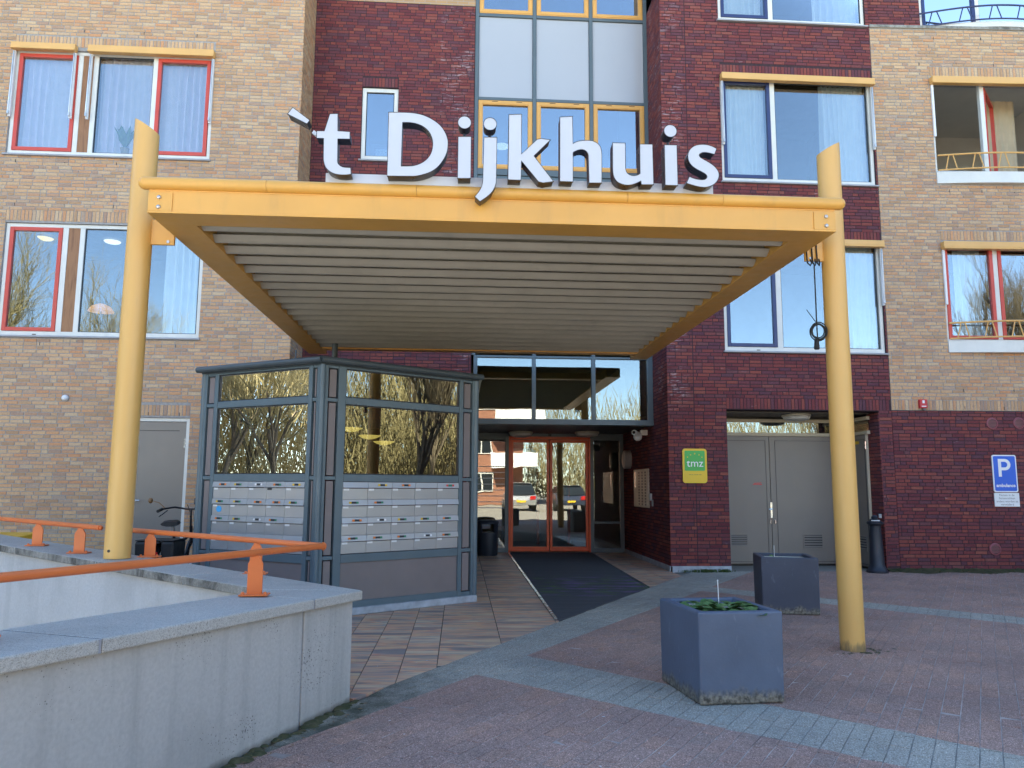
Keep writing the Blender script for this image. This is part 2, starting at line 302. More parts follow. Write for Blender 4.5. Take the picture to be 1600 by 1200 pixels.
lamp_mat('lamp_glow', (1.0, 0.72, 0.22), 0.2); lamp_mat('lamp_white', (1.0, 0.93, 0.8), 0.2); lamp_mat('lamp_orange', (1.0, 0.42, 0.2), 0.09)
paint('lamp_diffuser', (0.55, 0.55, 0.53), 0.4, 0.05)

# ------------------------------------------------------------------ builders
ORG = {}                                  # object -> world origin its vertices are relative to
class MB:
    def __init__(s): s.v = []; s.f = []; s.mi = []; s.cur = 0
    def add(s, vs, fs):
        o = len(s.v); s.v += [tuple(v) for v in vs]
        for f in fs: s.f.append(tuple(i + o for i in f)); s.mi.append(s.cur)
        return s
    def box(s, x0, x1, y0, y1, z0, z1):
        return s.add([(x0, y0, z0), (x1, y0, z0), (x1, y1, z0), (x0, y1, z0), (x0, y0, z1), (x1, y0, z1), (x1, y1, z1), (x0, y1, z1)],
                     [(0, 3, 2, 1), (4, 5, 6, 7), (0, 1, 5, 4), (1, 2, 6, 5), (2, 3, 7, 6), (3, 0, 4, 7)])
    def hexa(s, p): return s.add(p, [(0, 3, 2, 1), (4, 5, 6, 7), (0, 1, 5, 4), (1, 2, 6, 5), (2, 3, 7, 6), (3, 0, 4, 7)])
    def prism(s, poly, z0, z1, top=None):            # convex polygon in XY, extruded
        n = len(poly); top = top or poly
        return s.add([(x, y, z0) for x, y in poly] + [(x, y, z1) for x, y in top], [tuple(range(n - 1, -1, -1)), tuple(range(n, 2 * n))] + [(i, (i + 1) % n, n + (i + 1) % n, n + i) for i in range(n)])
    def tube(s, path, r, n=8, caps=True, rr=None):
        P = [Vector(p) for p in path]; m = len(P); rings = []; prev = None
        for i, p in enumerate(P):
            d = ((P[min(i + 1, m - 1)] - p).normalized() + (p - P[max(i - 1, 0)]).normalized())
            d = d.normalized() if d.length > 1e-6 else Vector((0, 0, 1))
            if prev is None:
                a = d.cross(Vector((0, 0, 1)) if abs(d.z) < 0.9 else Vector((1, 0, 0))).normalized()
            else:
                a = (prev - d * prev.dot(d)).normalized()
            prev = a; b = d.cross(a); q = (rr[i] if rr else r)
            rings.append([p + (a * math.cos(2 * math.pi * k / n) + b * math.sin(2 * math.pi * k / n)) * q for k in range(n)])
        vs = [v for rg in rings for v in rg]
        fs = [(i * n + k, i * n + (k + 1) % n, (i + 1) * n + (k + 1) % n, (i + 1) * n + k) for i in range(m - 1) for k in range(n)]
        if caps: fs += [tuple(range(n - 1, -1, -1)), tuple(range((m - 1) * n, m * n))]
        return s.add(vs, fs)
    def lathe(s, prof, c, n=20, ax='Z'):              # profile [(r, h)]
        vs = []; m = len(prof)
        for r_, h in prof:
            for k in range(n):
                a = 2 * math.pi * k / n; q = (r_ * math.cos(a), r_ * math.sin(a), h)
                if ax == 'Y': q = (q[0], q[2], q[1])
                if ax == 'X': q = (q[2], q[0], q[1])
                vs.append((c[0] + q[0], c[1] + q[1], c[2] + q[2]))
        fs = [(i * n + k, i * n + (k + 1) % n, (i + 1) * n + (k + 1) % n, (i + 1) * n + k) for i in range(m - 1) for k in range(n)]
        fs += [tuple(range(n - 1, -1, -1)), tuple(range((m - 1) * n, m * n))]
        return s.add(vs, fs)
    def build(s, name, mat, parent=None, origin=None, bevel=0.0, smooth=False, local=False):
        me = bpy.data.meshes.new(name)
        if parent is not None: o0 = Vector(ORG[parent]) if not local else Vector((0, 0, 0))
        elif local: o0 = Vector((0, 0, 0))
        elif origin is not None: o0 = Vector(origin)
        else:
            xs = [v[0] for v in s.v]; ys = [v[1] for v in s.v]; zs = [v[2] for v in s.v]
            o0 = Vector(((min(xs) + max(xs)) / 2, (min(ys) + max(ys)) / 2, min(zs)))
        me.from_pydata([(v[0] - o0.x, v[1] - o0.y, v[2] - o0.z) for v in s.v], [], s.f)
        mats = mat if isinstance(mat, (list, tuple)) else [mat]
        for m_ in mats: me.materials.append(M[m_])
        if len(mats) > 1: me.polygons.foreach_set('material_index', s.mi)
        me.validate(); me.update()
        if smooth:
            me.polygons.foreach_set('use_smooth', [True] * len(me.polygons)); me.set_sharp_from_angle(angle=R(38))
        o = bpy.data.objects.new(name, me); COL.objects.link(o)
        if parent is not None: o.parent = parent
        elif not local: o.location = o0
        ORG[o] = o0
        if bevel:
            b = o.modifiers.new('bevel', 'BEVEL'); b.width = bevel; b.segments = 2; b.limit_method = 'ANGLE'; b.angle_limit = R(40)
        return o

def tag(o, label=None, cat=None, group=None, kind=None):
    for k, v in (('label', label), ('category', cat), ('group', group), ('kind', kind)):
        if v: o[k] = v
    return o
def thing(name, label, cat, loc=(0, 0, 0), group=None, rotz=0.0):
    o = bpy.data.objects.new(name, None); COL.objects.link(o); o.location = loc; o.rotation_euler = (0, 0, rotz)
    o.empty_display_size = 0.2; ORG[o] = Vector(loc); return tag(o, label, cat, group)
def part(name, parent):                                  # an empty that holds sub-parts
    o = bpy.data.objects.new(name, None); COL.objects.link(o); o.parent = parent; ORG[o] = ORG[parent]; return o
def dup(root, loc, rotz, label, group=None, scale=None):
    r_ = root.copy(); COL.objects.link(r_); r_.location = loc; r_.rotation_euler = (0, 0, rotz); r_['label'] = label
    if group: r_['group'] = group
    if scale: r_.scale = scale
    for ch in list(root.children):
        c = ch.copy(); COL.objects.link(c); c.parent = r_
        for g_ in list(ch.children):
            d = g_.copy(); COL.objects.link(d); d.parent = c
    return r_
def text_mb(txt, size, place, mb=None, thick=0.0, bold=0.0, align='CENTER', spacing=1.0):
    """built-in font outlines; place(x, y, k) -> world point, k = 0 face, 1 back"""
    cu = bpy.data.curves.new('lettering', 'FONT'); cu.body = txt; cu.size = size; cu.align_x = align; cu.offset = bold; cu.resolution_u = 3; cu.space_character = spacing
    ob = bpy.data.objects.new('lettering', cu); COL.objects.link(ob)
    dg = bpy.context.evaluated_depsgraph_get(); me = bpy.data.meshes.new_from_object(ob.evaluated_get(dg))
    mb = mb or MB()
    mb.add([place(v.co.x, v.co.y, 0) for v in me.vertices], [tuple(p.vertices) for p in me.polygons])
    bpy.data.objects.remove(ob); bpy.data.curves.remove(cu); bpy.data.meshes.remove(me)
    return mb

class Frame:                                             # a wall: U along it, D outwards from its face, Z up
    def __init__(s, o, u, n): s.o = Vector(o); s.u = Vector(u).normalized(); s.n = Vector(n).normalized()
    def P(s, u, d, z): return s.o + s.u * u + s.n * d + Vector((0, 0, z))
    def box(s, mb, u0, u1, d0, d1, z0, z1):
        return mb.hexa([s.P(u0, d0, z0), s.P(u1, d0, z0), s.P(u1, d1, z0), s.P(u0, d1, z0), s.P(u0, d0, z1), s.P(u1, d0, z1), s.P(u1, d1, z1), s.P(u0, d1, z1)])
    def frame(s, mb, u0, u1, d0, d1, z0, z1, w, wb=None, wt=None):
        wb = wb or w; wt = wt or w
        s.box(mb, u0, u0 + w, d0, d1, z0, z1); s.box(mb, u1 - w, u1, d0, d1, z0, z1)
        s.box(mb, u0 + w, u1 - w, d0, d1, z0, z0 + wb); s.box(mb, u0 + w, u1 - w, d0, d1, z1 - wt, z1); return mb
def clip(poly, a, b, c):                                 # keep a*x + b*y >= c
    out = []; n = len(poly)
    for i in range(n):
        p, q = poly[i], poly[(i + 1) % n]; dp, dq = a * p[0] + b * p[1] - c, a * q[0] + b * q[1] - c
        if dp >= 0: out.append(p)
        if (dp > 0 and dq < 0) or (dp < 0 and dq > 0):
            t_ = dp / (dp - dq); out.append((p[0] + (q[0] - p[0]) * t_, p[1] + (q[1] - p[1]) * t_))
    return out
def area(p): return abs(sum(p[i][0] * p[(i + 1) % len(p)][1] - p[(i + 1) % len(p)][0] * p[i][1] for i in range(len(p)))) / 2
def halfplane(p, q):                                     # left side of p -> q
    a, b = -(q[1] - p[1]), q[0] - p[0]; L = math.hypot(a, b); return a / L, b / L, (a * p[0] + b * p[1]) / L
def inframe(p, m=0.02):
    d = Vector(p) - CAMP; z = d.dot(fw)
    if z <= 0.1: return None
    x = d.dot(rt) / z * 1207 / 1600; y = d.dot(up) / z * 1207 / 1600
    return (abs(x) < 0.5 + m and abs(y) < 0.375 + m)

# ------------------------------------------------------------------ ground
def sgn(v): return tag(v, kind='structure')
NEAR0, NDIR = Vector((-0.635, 5.335)), Vector((-0.387, -0.922)).normalized()     # outer line of the near parapet
FDIR = Vector((-0.79, 0.613)).normalized()                                       # outer line of the far parapet
BIG = [(-90, -120), (110, -120), (110, 60), (-90, 60)]
hn = halfplane(tuple(NEAR0), tuple(NEAR0 + NDIR)); hf = halfplane(tuple(NEAR0), tuple(NEAR0 + FDIR))
g = MB()
g.add([(x, y, -0.03) for x, y in clip(BIG, *hn)], [tuple(range(len(clip(BIG, *hn))))])
rest = clip(BIG, -hn[0], -hn[1], -hn[2])
back = clip(rest, -hf[0], -hf[1], -hf[2])
g.add([(x, y, -0.03) for x, y in back], [tuple(range(len(back)))])
pit = clip(rest, *hf)
sgn(g.build('ground', 'far_ground', origin=(0, 0, 0)))
g = MB(); pp = [(max(x, -60), max(y, -60)) for x, y in pit]
g.add([(x, y, -1.7) for x, y in pit], [tuple(range(len(pit)))])
sgn(g.build('ramp_floor', 'pit_concrete', origin=(0, 0, -1.7)))

def LX(p, q): return halfplane(p, q)
T_A, T_B = (-0.68, 5.38), (2.62, 10.83)                     # edge of the stone floor
I_A, I_B = (-1.15, 4.14), (4.76, 12.71)                     # inner edge of the grey band
B2a, B2b = (0.13, 6.02), (2.28, 3.97); B2c, B2d = (0.70, 6.50), (2.99, 4.10)
B3a, B3b = (4.64, 9.86), (6.18, 8.32); B3c, B3d = (4.42, 9.38), (5.86, 7.90)
neg = lambda h: (-h[0], -h[1], -h[2])
hT, hI = LX(T_A, T_B), LX(I_A, I_B)
h2l, h2u, h3l, h3u = LX(B2b, B2a), LX(B2d, B2c), LX(B3d, B3c), LX(B3b, B3a)   # left side = away from the near field? resolved below
def side(h, p): return h if h[0] * p[0] + h[1] * p[1] >= h[2] else neg(h)
NEARP, MIDP, FARP = (0.9, 3.8), (3.2, 6.5), (7.0, 10.5)
yard = [(-4, 0.5), (13, 0.5), (13, 12.93), (-4, 12.93)]
def region(*hs):
    p = yard
    for h in hs: p = clip(p, *h)
    return p
right_of_I = side(hI, MIDP); left_of_I = neg(right_of_I); right_of_T = side(hT, MIDP)
out_wall = side(hn, (2, 3))
REGS = {
 'red': [region(right_of_I, side(h2l, NEARP), out_wall), region(right_of_I, side(h2u, MIDP), side(h3l, MIDP)), region(right_of_I, side(h3u, FARP))],
 'grey': [region(right_of_T, left_of_I, out_wall), region(right_of_I, side(h2l, MIDP), side(h2u, NEARP), out_wall), region(right_of_I, side(h3l, FARP), side(h3u, MIDP))]}
def lay(name, mat, bed, regs, ang, L, W, gap, zbed):
    root = MB()
    for p in regs: root.add([(x, y, zbed) for x, y in p], [tuple(range(len(p)))])
    root = sgn(root.build(name, bed, origin=(0, 0, 0)))
    ca, sa = math.cos(ang), math.sin(ang); pcs = []
    for reg in regs:
        us = [x * ca + y * sa for x, y in reg]; vs_ = [-x * sa + y * ca for x, y in reg]
        j0, j1 = math.floor(min(vs_) / W) - 1, math.ceil(max(vs_) / W) + 1
        for j in range(j0, j1):
            off = (j % 2) * L / 2 + ((j * 7919) % 13) * 0.002
            for i in range(math.floor((min(us) - off) / L) - 1, math.ceil((max(us) - off) / L) + 1):
                a, b = i * L + off + gap / 2, (i + 1) * L + off - gap / 2; c, d = j * W + gap / 2, (j + 1) * W - gap / 2
                q = [(u * ca - v * sa, u * sa + v * ca) for u, v in ((a, c), (b, c), (b, d), (a, d))]
                k = len(q); q0 = q
                for n_ in range(len(reg)):
                    q = clip(q, *halfplane(reg[n_], reg[(n_ + 1) % len(reg)])) if area_ccw(reg) else clip(q, *neg(halfplane(reg[n_], reg[(n_ + 1) % len(reg)])))
                    if len(q) < 3: break
                if len(q) < 3 or area(q) < 0.0012: continue
                cx = sum(p[0] for p in q) / len(q); cy = sum(p[1] for p in q) / len(q)
                if math.hypot(cx - 0, cy) > 16: continue
                pcs.append((math.hypot(cx, cy), q, q == q0, (cx, cy)))
    pcs.sort(key=lambda t: t[0])
    single = [p for p in pcs if p[2] and inframe((*p[3], 0), 0.0)][:300]
    ids = {id(p) for p in single}
    u = MB(); h_, w_ = (L - gap) / 2, (W - gap) / 2; e = 0.0022
    u.hexa([(-h_, -w_, -0.014), (h_, -w_, -0.014), (h_, w_, -0.014), (-h_, w_, -0.014), (-h_ + e, -w_ + e, 0), (h_ - e, -w_ + e, 0), (h_ - e, w_ - e, 0), (-h_ + e, w_ - e, 0)])
    pro = u.build('paver', mat, root); me = pro.data
    for k, p in enumerate(single):
        o = pro if k == 0 else pro.copy()
        if k: COL.objects.link(o); o.parent = root
        o.location = (p[3][0], p[3][1], random.uniform(-0.0022, 0.0014)); o.rotation_euler = (random.gauss(0, 0.006), random.gauss(0, 0.008), ang + random.gauss(0, 0.006))
    s = MB()
    for p in pcs:
        if id(p) in ids: continue
        dz = random.uniform(-0.0022, 0.0014); q = p[1]; n = len(q); cx, cy = p[3]
        top = [(x + (cx - x) * 0.018, y + (cy - y) * 0.022) for x, y in q]
        s.add([(x, y, -0.014) for x, y in q] + [(x, y, dz) for x, y in top], [tuple(range(n, 2 * n))] + [(i, (i + 1) % n, n + (i + 1) % n, n + i) for i in range(n)])
    tag(s.build('pavers', mat, root), kind='stuff')
def area_ccw(p): return sum(p[i][0] * p[(i + 1) % len(p)][1] - p[(i + 1) % len(p)][0] * p[i][1] for i in range(len(p))) > 0
lay('red_paving', 'paver_red', 'joint_sand', REGS['red'], R(55), 0.212, 0.106, 0.0026, -0.0032)
lay('grey_paving_band', 'paver_grey', 'joint_grey', REGS['grey'], R(55), 0.212, 0.106, 0.003, -0.0036)

# stone floor of the entrance, tile by tile
KIOSK = [(-3.09, 9.41), (-1.51, 8.44), (0.205, 9.66), (0.205, 16.6), (-3.09, 12.9)]
fl = MB(); reg = [(-3.3, 3), (3.52, 3), (3.52, 16.7), (-3.3, 16.7)]; reg = clip(reg, *neg(right_of_T))
reg = clip(reg, *side(LX((-0.635, 5.335), (-0.635 - 0.79 * 4, 5.335 + 0.613 * 4)), (0, 9)))
fl.add([(x, y, -0.006) for x, y in reg], [tuple(range(len(reg)))])
floor = sgn(fl.build('entrance_floor', 'joint_dirt', origin=(0, 0, 0)))
cols = [-3.3, -2.96, -2.68, -2.4, -2.12, -1.84, -1.56, -1.28, -1.0, -0.72, -0.44, -0.16, 0.39, 1.015, 2.02, 2.58, 2.86, 3.14, 3.52]
def in_kiosk(x, y):
    return all((KIOSK[(i + 1) % 5][0] - KIOSK[i][0]) * (y - KIOSK[i][1]) - (KIOSK[(i + 1) % 5][1] - KIOSK[i][1]) * (x - KIOSK[i][0]) > 0 for i in range(5))
k = 0
for c in range(len(cols) - 1):
    x0, x1 = cols[c] + 0.0025, cols[c + 1] - 0.0025; off = [6.10, 6.32, 6.10, 5.98][c % 4] if x1 - x0 < 0.4 else 7.065; y = off - 0.375 * 8
    while y < 16.6:
        q = [(x0, y + 0.0025), (x1, y + 0.0025), (x1, y + 0.3725), (x0, y + 0.3725)]; y += 0.375
        for n_ in range(len(reg)): q = clip(q, *halfplane(reg[n_], reg[(n_ + 1) % len(reg)])) if area_ccw(reg) else clip(q, *neg(halfplane(reg[n_], reg[(n_ + 1) % len(reg)])))
        if len(q) < 3 or area(q) < 0.004: continue
        cx = sum(p[0] for p in q) / len(q); cy = sum(p[1] for p in q) / len(q)
        if all(in_kiosk(*p_) for p_ in q) or (1.05 < x0 and x1 < 2.7 and cy > 11.5): continue
        b = MB(); dz = random.uniform(-0.001, 0.001); b.prism(q, -0.02, dz, [(x + (cx - x) * 0.008, y_ + (cy - y_) * 0.008) for x, y_ in q]); b.build('tile', 'stone_tile', floor)

# ------------------------------------------------------------------ the apartment building
BLD = thing('apartment_building', 'large brick apartment building of yellow and dark red walls behind the entrance canopy', 'building', (0, 13, 0))
FM = Frame((0, 12.95, 0), (1, 0, 0), (0, -1, 0)); FR_ = Frame((0, 13.93, 0), (1, 0, 0), (0, -1, 0))
WA = R(2.4); FWg = Frame((7.49, 12.95, 0), (math.cos(WA), -math.sin(WA), 0), (-math.sin(WA), -math.cos(WA), 0))
FYS = Frame((-2.87, 12.95, 0), (0, 1, 0), (1, 0, 0)); FRS = Frame((3.53, 12.95, 0), (0, 1, 0), (-1, 0, 0))
FJ = Frame((7.254, 12.95, 0), (0, 1, 0), (-1, 0, 0)); FE = Frame((0, 16.6, 0), (1, 0, 0), (0, -1, 0))
FG = Frame((0, 14.06, 0), (1, 0, 0), (0, -1, 0))
BRICKS = []
CH = 0.0605
def fill(fr, u0, u1, z0, z1, blocks, soldiers, mat, root, joints=(), pick=False):
    z = z0
    while z + 0.03 < z1:
        zt = min(z + 0.0515, z1 - 0.004); zc = (z + zt) / 2
        iv = [(u0, u1)]
        for b in list(blocks) + list(soldiers) + [(j - 0.006, j + 0.006, -9, 99) for j in joints]:
            if b[2] - 0.02 < zc < b[3] + 0.02:
                nv = []
                for a, c in iv:
                    if b[0] > a: nv.append((a, min(c, b[0])))
                    if b[1] < c: nv.append((max(a, b[1]), c))
                iv = [t_ for t_ in nv if t_[1] - t_[0] > 0.025]
        for a, c in iv:
            u = a - random.choice((0, 0.052, 0.105, 0.155, 0.03))
            while u < c:
                L = 0.2 if random.random() < 0.72 else 0.0955
                p, q = max(a, u), min(c, u + L); u += L + 0.0095
                if c - q < 0.03: q = c; u = c
                if q - p > 0.02: BRICKS.append((fr, (p + q) / 2, (q - p) / 2, zc, (zt - z) / 2, mat, root, pick and abs(q - p - L) < 1e-6))
        z += CH
    for (a, b, c, d) in soldiers:
        u = a + 0.003
        while u + 0.04 < b:
            BRICKS.append((fr, u + 0.0258, 0.0258, (c + d) / 2, (d - c) / 2 - 0.003, mat, root, False)); u += CH
def slab(fr, u0, u1, z0, z1, ops, mat, name='wall', thick=0.3, dtop=0.0):
    us = sorted({u0, u1, *[max(u0, min(u1, v)) for o in ops for v in o[:2]]}); zs = sorted({z0, z1, *[max(z0, min(z1, v)) for o in ops for v in o[2:4]]})
    mb = MB()
    for i in range(len(us) - 1):
        run = None
        for j in range(len(zs) - 1):
            uc, zc = (us[i] + us[i + 1]) / 2, (zs[j] + zs[j + 1]) / 2
            hole = any(o[0] < uc < o[1] and o[2] < zc < o[3] for o in ops)
            if hole or us[i + 1] - us[i] < 1e-4:
                if run: fr.box(mb, us[i], us[i + 1], -thick, dtop, *run); run = None
            else: run = (run[0], zs[j + 1]) if run else (zs[j], zs[j + 1])
        if run: fr.box(mb, us[i], us[i + 1], -thick, dtop, *run)
    return mb.build(name, mat, BLD)
ZT = 10.62
# openings
LU, LL, LD = (-7.73, -4.37, 6.90, 8.80), (-7.62, -4.37, 3.79, 5.71), (-5.40, -4.43, -0.05, 2.47)
w_left = slab(FM, -9.3, -2.88, -0.2, ZT, [LU, LL, LD], 'mortar_grey')
fill(FM, -9.3, -2.87, 0.0, ZT, [LU, LL, LD], [(-7.73, -4.37, 8.86, 9.05), (-7.62, -4.37, 5.74, 5.93), (-5.40, -4.43, 2.50, 2.68)], 'brick_yellow', w_left, (), True)
w_ys = slab(FYS, 0.004, 0.98, -0.2, ZT, [], 'mortar_grey', 'return_wall', 0.3, 0.0)
fill(FYS, -0.006, 0.97, 0.0, ZT, [], [], 'brick_yellow', w_ys)
NW = (-1.95, -1.27, 7.42, 8.87)
w_rec = slab(FR_, -2.87, 0.17, 2.4, ZT, [NW], 'mortar_dark')
fill(FR_, -2.86, 0.165, 2.5, ZT, [NW], [(-1.95, -1.27, 8.88, 9.06)], 'brick_red', w_rec)
RU2, RU, RL, GD = (4.62, 7.42, 9.92, ZT + 1.2), (4.61, 7.46, 6.82, 8.83), (4.56, 7.46, 3.74, 5.75), (4.55, 7.26, -0.05, 2.72)
w_red = slab(FM, 3.54, 7.485, -0.2, ZT, [RU2, RU, RL, GD], 'mortar_dark')
fill(FM, 3.524, 7.485, 0.08, ZT, [RU2, RU, RL, GD], [(4.62, 7.485, 8.86, 9.05), (4.56, 7.485, 5.77, 5.95), (4.55, 7.485, 2.73, 2.92)], 'brick_red', w_red, (3.985,), True)
w_rs = slab(FRS, 0.004, 3.65, -0.2, ZT, [], 'mortar_dark', 'return_wall', 0.25)
fill(FRS, -0.006, 3.64, 0.08, ZT, [], [], 'brick_red', w_rs)
WU, WL = (1.08, 3.9, 6.88, 8.92), (1.08, 3.9, 3.77, 5.78)
w_wing = slab(FWg, 0.004, 4.6, 2.742, 9.9, [WU, WL], 'mortar_grey')
fill(FWg, 0.004, 4.6, 2.93, 9.88, [WU, WL], [(1.08, 3.9, 8.96, 9.15), (1.08, 3.9, 5.82, 6.0), (0.004, 4.6, 2.742, 2.925)], 'brick_yellow', w_wing, (), True)
w_base = slab(FWg, 0.004, 4.6, -0.3, 2.738, [], 'mortar_dark', 'wall', 0.3)
fill(FWg, 0.0, 4.6, -0.08, 2.735, [], [], 'brick_red', w_base, (), True)
w_jamb = slab(FJ, 0.004, 0.42, -0.1, 2.715, [], 'mortar_dark', 'return_wall', 0.2)
fill(FJ, -0.004, 0.40, 0.0, 2.70, [], [], 'brick_red', w_jamb)
# storey above the wing's coping, set a little back
FT = Frame((7.49, 13.15, 0), (math.cos(WA), -math.sin(WA), 0), (-math.sin(WA), -math.cos(WA), 0))
TW = (1.10, 4.2, 9.98, ZT + 1.2)
w_top = slab(FT, 0.004, 4.6, 9.7, ZT, [TW], 'mortar_dark')
fill(FT, 0.004, 4.6, 9.9, ZT, [TW], [], 'brick_red', w_top)
# plain upper storeys and the rest of the block (outside the frame)
mb = MB()
for (a, b, y0, y1, z0, z1) in ((-40, -2.87, 12.95, 13.3, ZT, 13.8), (3.53, 7.49, 12.95, 13.3, ZT + 1.2, 13.8), (-2.87, 3.53, 13.93, 14.3, ZT + 1.3, 13.8), (-2.87, 0.17, 13.93, 14.3, ZT, ZT + 1.3), (-40, -9.3, 12.95, 13.3, -0.2, ZT), (3.53, 4.62, 12.95, 13.3, ZT, ZT + 1.2)):
    mb.box(a, b, y0, y1, z0, z1)
FWg.box(mb, 4.6, 40, -0.3, 0.0, -0.3, 9.9); FT.box(mb, 0.2, 40, -0.3, 0.0, ZT + 1.2, 13.8); FT.box(mb, 4.6, 40, -0.3, 0, 9.7, ZT + 1.2); FT.box(mb, 0.004, 1.1, -0.3, 0, ZT, ZT + 1.2); FT.box(mb, 4.2, 4.6, -0.3, 0, ZT, ZT + 1.2); FM.box(mb, 7.42, 7.485, -0.3, 0, ZT, ZT + 1.2)
mb.build('upper_wall', 'upper_brickwork', BLD)
mb = MB(); mb.box(-40, 47, 12.9, 36, 13.8, 14.1); mb.box(-40, 47, 24, 36, -0.2, 13.8); mb.box(-40.2, -40, 13, 36, -0.2, 13.8); mb.box(47, 47.2, 13, 36, -0.2, 13.8)  # roof slab, with unseen core and end walls added to block the sun
mb.build('roof', 'roof_grey', BLD)

# bricks: the nearest 300 as objects, the others joined wall by wall
DEP = 0.0065
def near(b):
    p = b[0].P(b[1], 0, b[3]); return (p - CAMP).length
cand = []
for i, b in enumerate(BRICKS):
    if not b[7]: continue
    p = b[0].P(b[1], 0, b[3])
    if not inframe(p, -0.005): continue
    if b[6] is w_left and not (p.x < -4.4 and p.z > 1.0): continue
    if b[6] is w_red and p.z > 3.3: continue
    if abs(b[2] - 0.1) > 1e-4 : continue
    cand.append((near(b), i))
cand.sort(); SEL = {i for _, i in cand[:300]}
unit = {}
stuff = {}
for i, b in enumerate(BRICKS):
    fr, u, hu, z, hz, mat, root, _ = b; jit = random.uniform(-0.0014, 0.0012)
    if i in SEL:
        key = (mat, root)
        if key not in unit:
            m_ = MB(); e = 0.003
            m_.hexa([(-0.1, 0.01, -0.02575), (0.1, 0.01, -0.02575), (0.1, 0.01, 0.02575), (-0.1, 0.01, 0.02575), (-0.1 + e, -DEP, -0.02575 + e), (0.1 - e, -DEP, -0.02575 + e), (0.1 - e, -DEP, 0.02575 - e), (-0.1 + e, -DEP, 0.02575 - e)])
            o = m_.build('brick', mat, root, local=True); unit[key] = o
        else: o = unit[key].copy(); COL.objects.link(o); o.parent = root
        o.location = fr.P(u, jit, z) - ORG[root]; o.rotation_euler = (0, 0, math.atan2(fr.u.y, fr.u.x))
    else:
        mb = stuff.setdefault((mat, root), MB()); e = 0.0025; d = DEP + jit
        mb.add([fr.P(u - hu, -0.01, z - hz), fr.P(u + hu, -0.01, z - hz), fr.P(u + hu, -0.01, z + hz), fr.P(u - hu, -0.01, z + hz),
                fr.P(u - hu + e, d, z - hz + e), fr.P(u + hu - e, d, z - hz + e), fr.P(u + hu - e, d, z + hz - e), fr.P(u - hu + e, d, z + hz - e)],
               [(4, 5, 6, 7), (0, 1, 5, 4), (1, 2, 6, 5), (2, 3, 7, 6), (3, 0, 4, 7)])
for (mat, root), mb in stuff.items(): tag(mb.build('bricks', mat, root), kind='stuff')
mb = MB()
def weep(fr, us, z):
    for u in us: fr.box(mb, u - 0.006, u + 0.006, 0.0, 0.0072, z - 0.026, z + 0.026)
weep(FM, (-7.5, -6.6, -5.6, -4.7), 9.17); weep(FM, (-7.55, -6.75, -5.9, -4.75), 6.78); weep(FM, (-7.5, -6.7, -5.9, -4.7), 6.02); weep(FM, (-4.73, -5.3, -6.9), 3.66); weep(FM, (-5.1, -4.6), 2.53)
weep(FM, (4.85, 5.7, 6.4, 7.1), 6.7); weep(FM, (5.2, 6.3, 7.2), 9.72); weep(FM, (4.9, 5.6, 6.4, 7.1), 3.62); weep(FM, (4.8, 5.9, 7.0), 2.97); weep(FM, (3.75, 4.3), 4.4)
weep(FWg, (0.5, 1.3, 2.0), 2.79); weep(FWg, (1.3, 1.9, 2.5), 6.75); weep(FWg, (0.9, 1.6, 2.3), 9.2); weep(FWg, (1.2, 2.1), 9.72); weep(FWg, (0.6, 1.4, 2.2), 0.12); weep(FWg, (1.4, 2.0), 6.05); weep(FWg, (1.3, 2.2), 3.1)
tag(mb.build('weep_holes', 'black_plastic', BLD), kind='stuff')
mb = MB(); FM.box(mb, 3.50, 4.55, -0.02, 0.03, -0.02, 0.085); FRS.box(mb, -0.03, 3.6, -0.02, 0.022, -0.02, 0.085)
mb.build('plinth', 'lead_flashing', BLD, bevel=0.004)
mb = MB(); FWg.box(mb, 0.0, 4.6, -0.32, 0.035, 9.9, 9.955); mb.build('wall_coping', 'coping_concrete', BLD, bevel=0.006)

# ------------------------------------------------------------------ windows
def curtain(fr, u0, u1, d, z0, z1, mat, root, pitch=0.12, amp=0.045, name='curtain'):
    mb = MB(); n = max(8, int((u1 - u0) / 0.016)); ph = random.random() * 6; vs = []
    for i in range(n + 1):
        u = u0 + (u1 - u0) * i / n; w = math.sin(2 * math.pi * u / pitch + ph + 0.9 * math.sin(u * 5.1 + ph)) * (0.6 + 0.4 * math.sin(u * 7 + ph * 2))
        for z, k in ((z0, 1.25), ((z0 + z1) / 2, 1.0), (z1, 0.6)): vs.append(fr.P(u + 0.012 * k * math.sin(u * 11 + z * 2), d + amp * k * w, z))
    mb.add(vs, [(3 * i + j, 3 * i + 3 + j, 3 * i + 4 + j, 3 * i + 1 + j) for i in range(n) for j in (0, 1)])
    return mb.build(name, mat, root, smooth=True)
def pane(fr, u0, u1, d, z0, z1, root, mat='window_glass', name='pane'):
    mb = MB(); fr.box(mb, u0, u1, d - 0.006, d, z0, z1); return mb.build(name, mat, root)
def room(fr, u0, u1, z0, z1, root, mat='interior_wall', deep=2.7, d0=-0.32):
    mb = MB(); a, b = d0, d0 - deep; t_ = 0.04
    fr.box(mb, u0, u1, b - t_, b, z0, z1); fr.box(mb, u0 - t_, u0, b, a, z0, z1); fr.box(mb, u1, u1 + t_, b, a, z0, z1)
    fr.box(mb, u0, u1, b, a, z0 - t_, z0); fr.box(mb, u0, u1, b, a, z1, z1 + t_); return mb.build('room', mat, root)
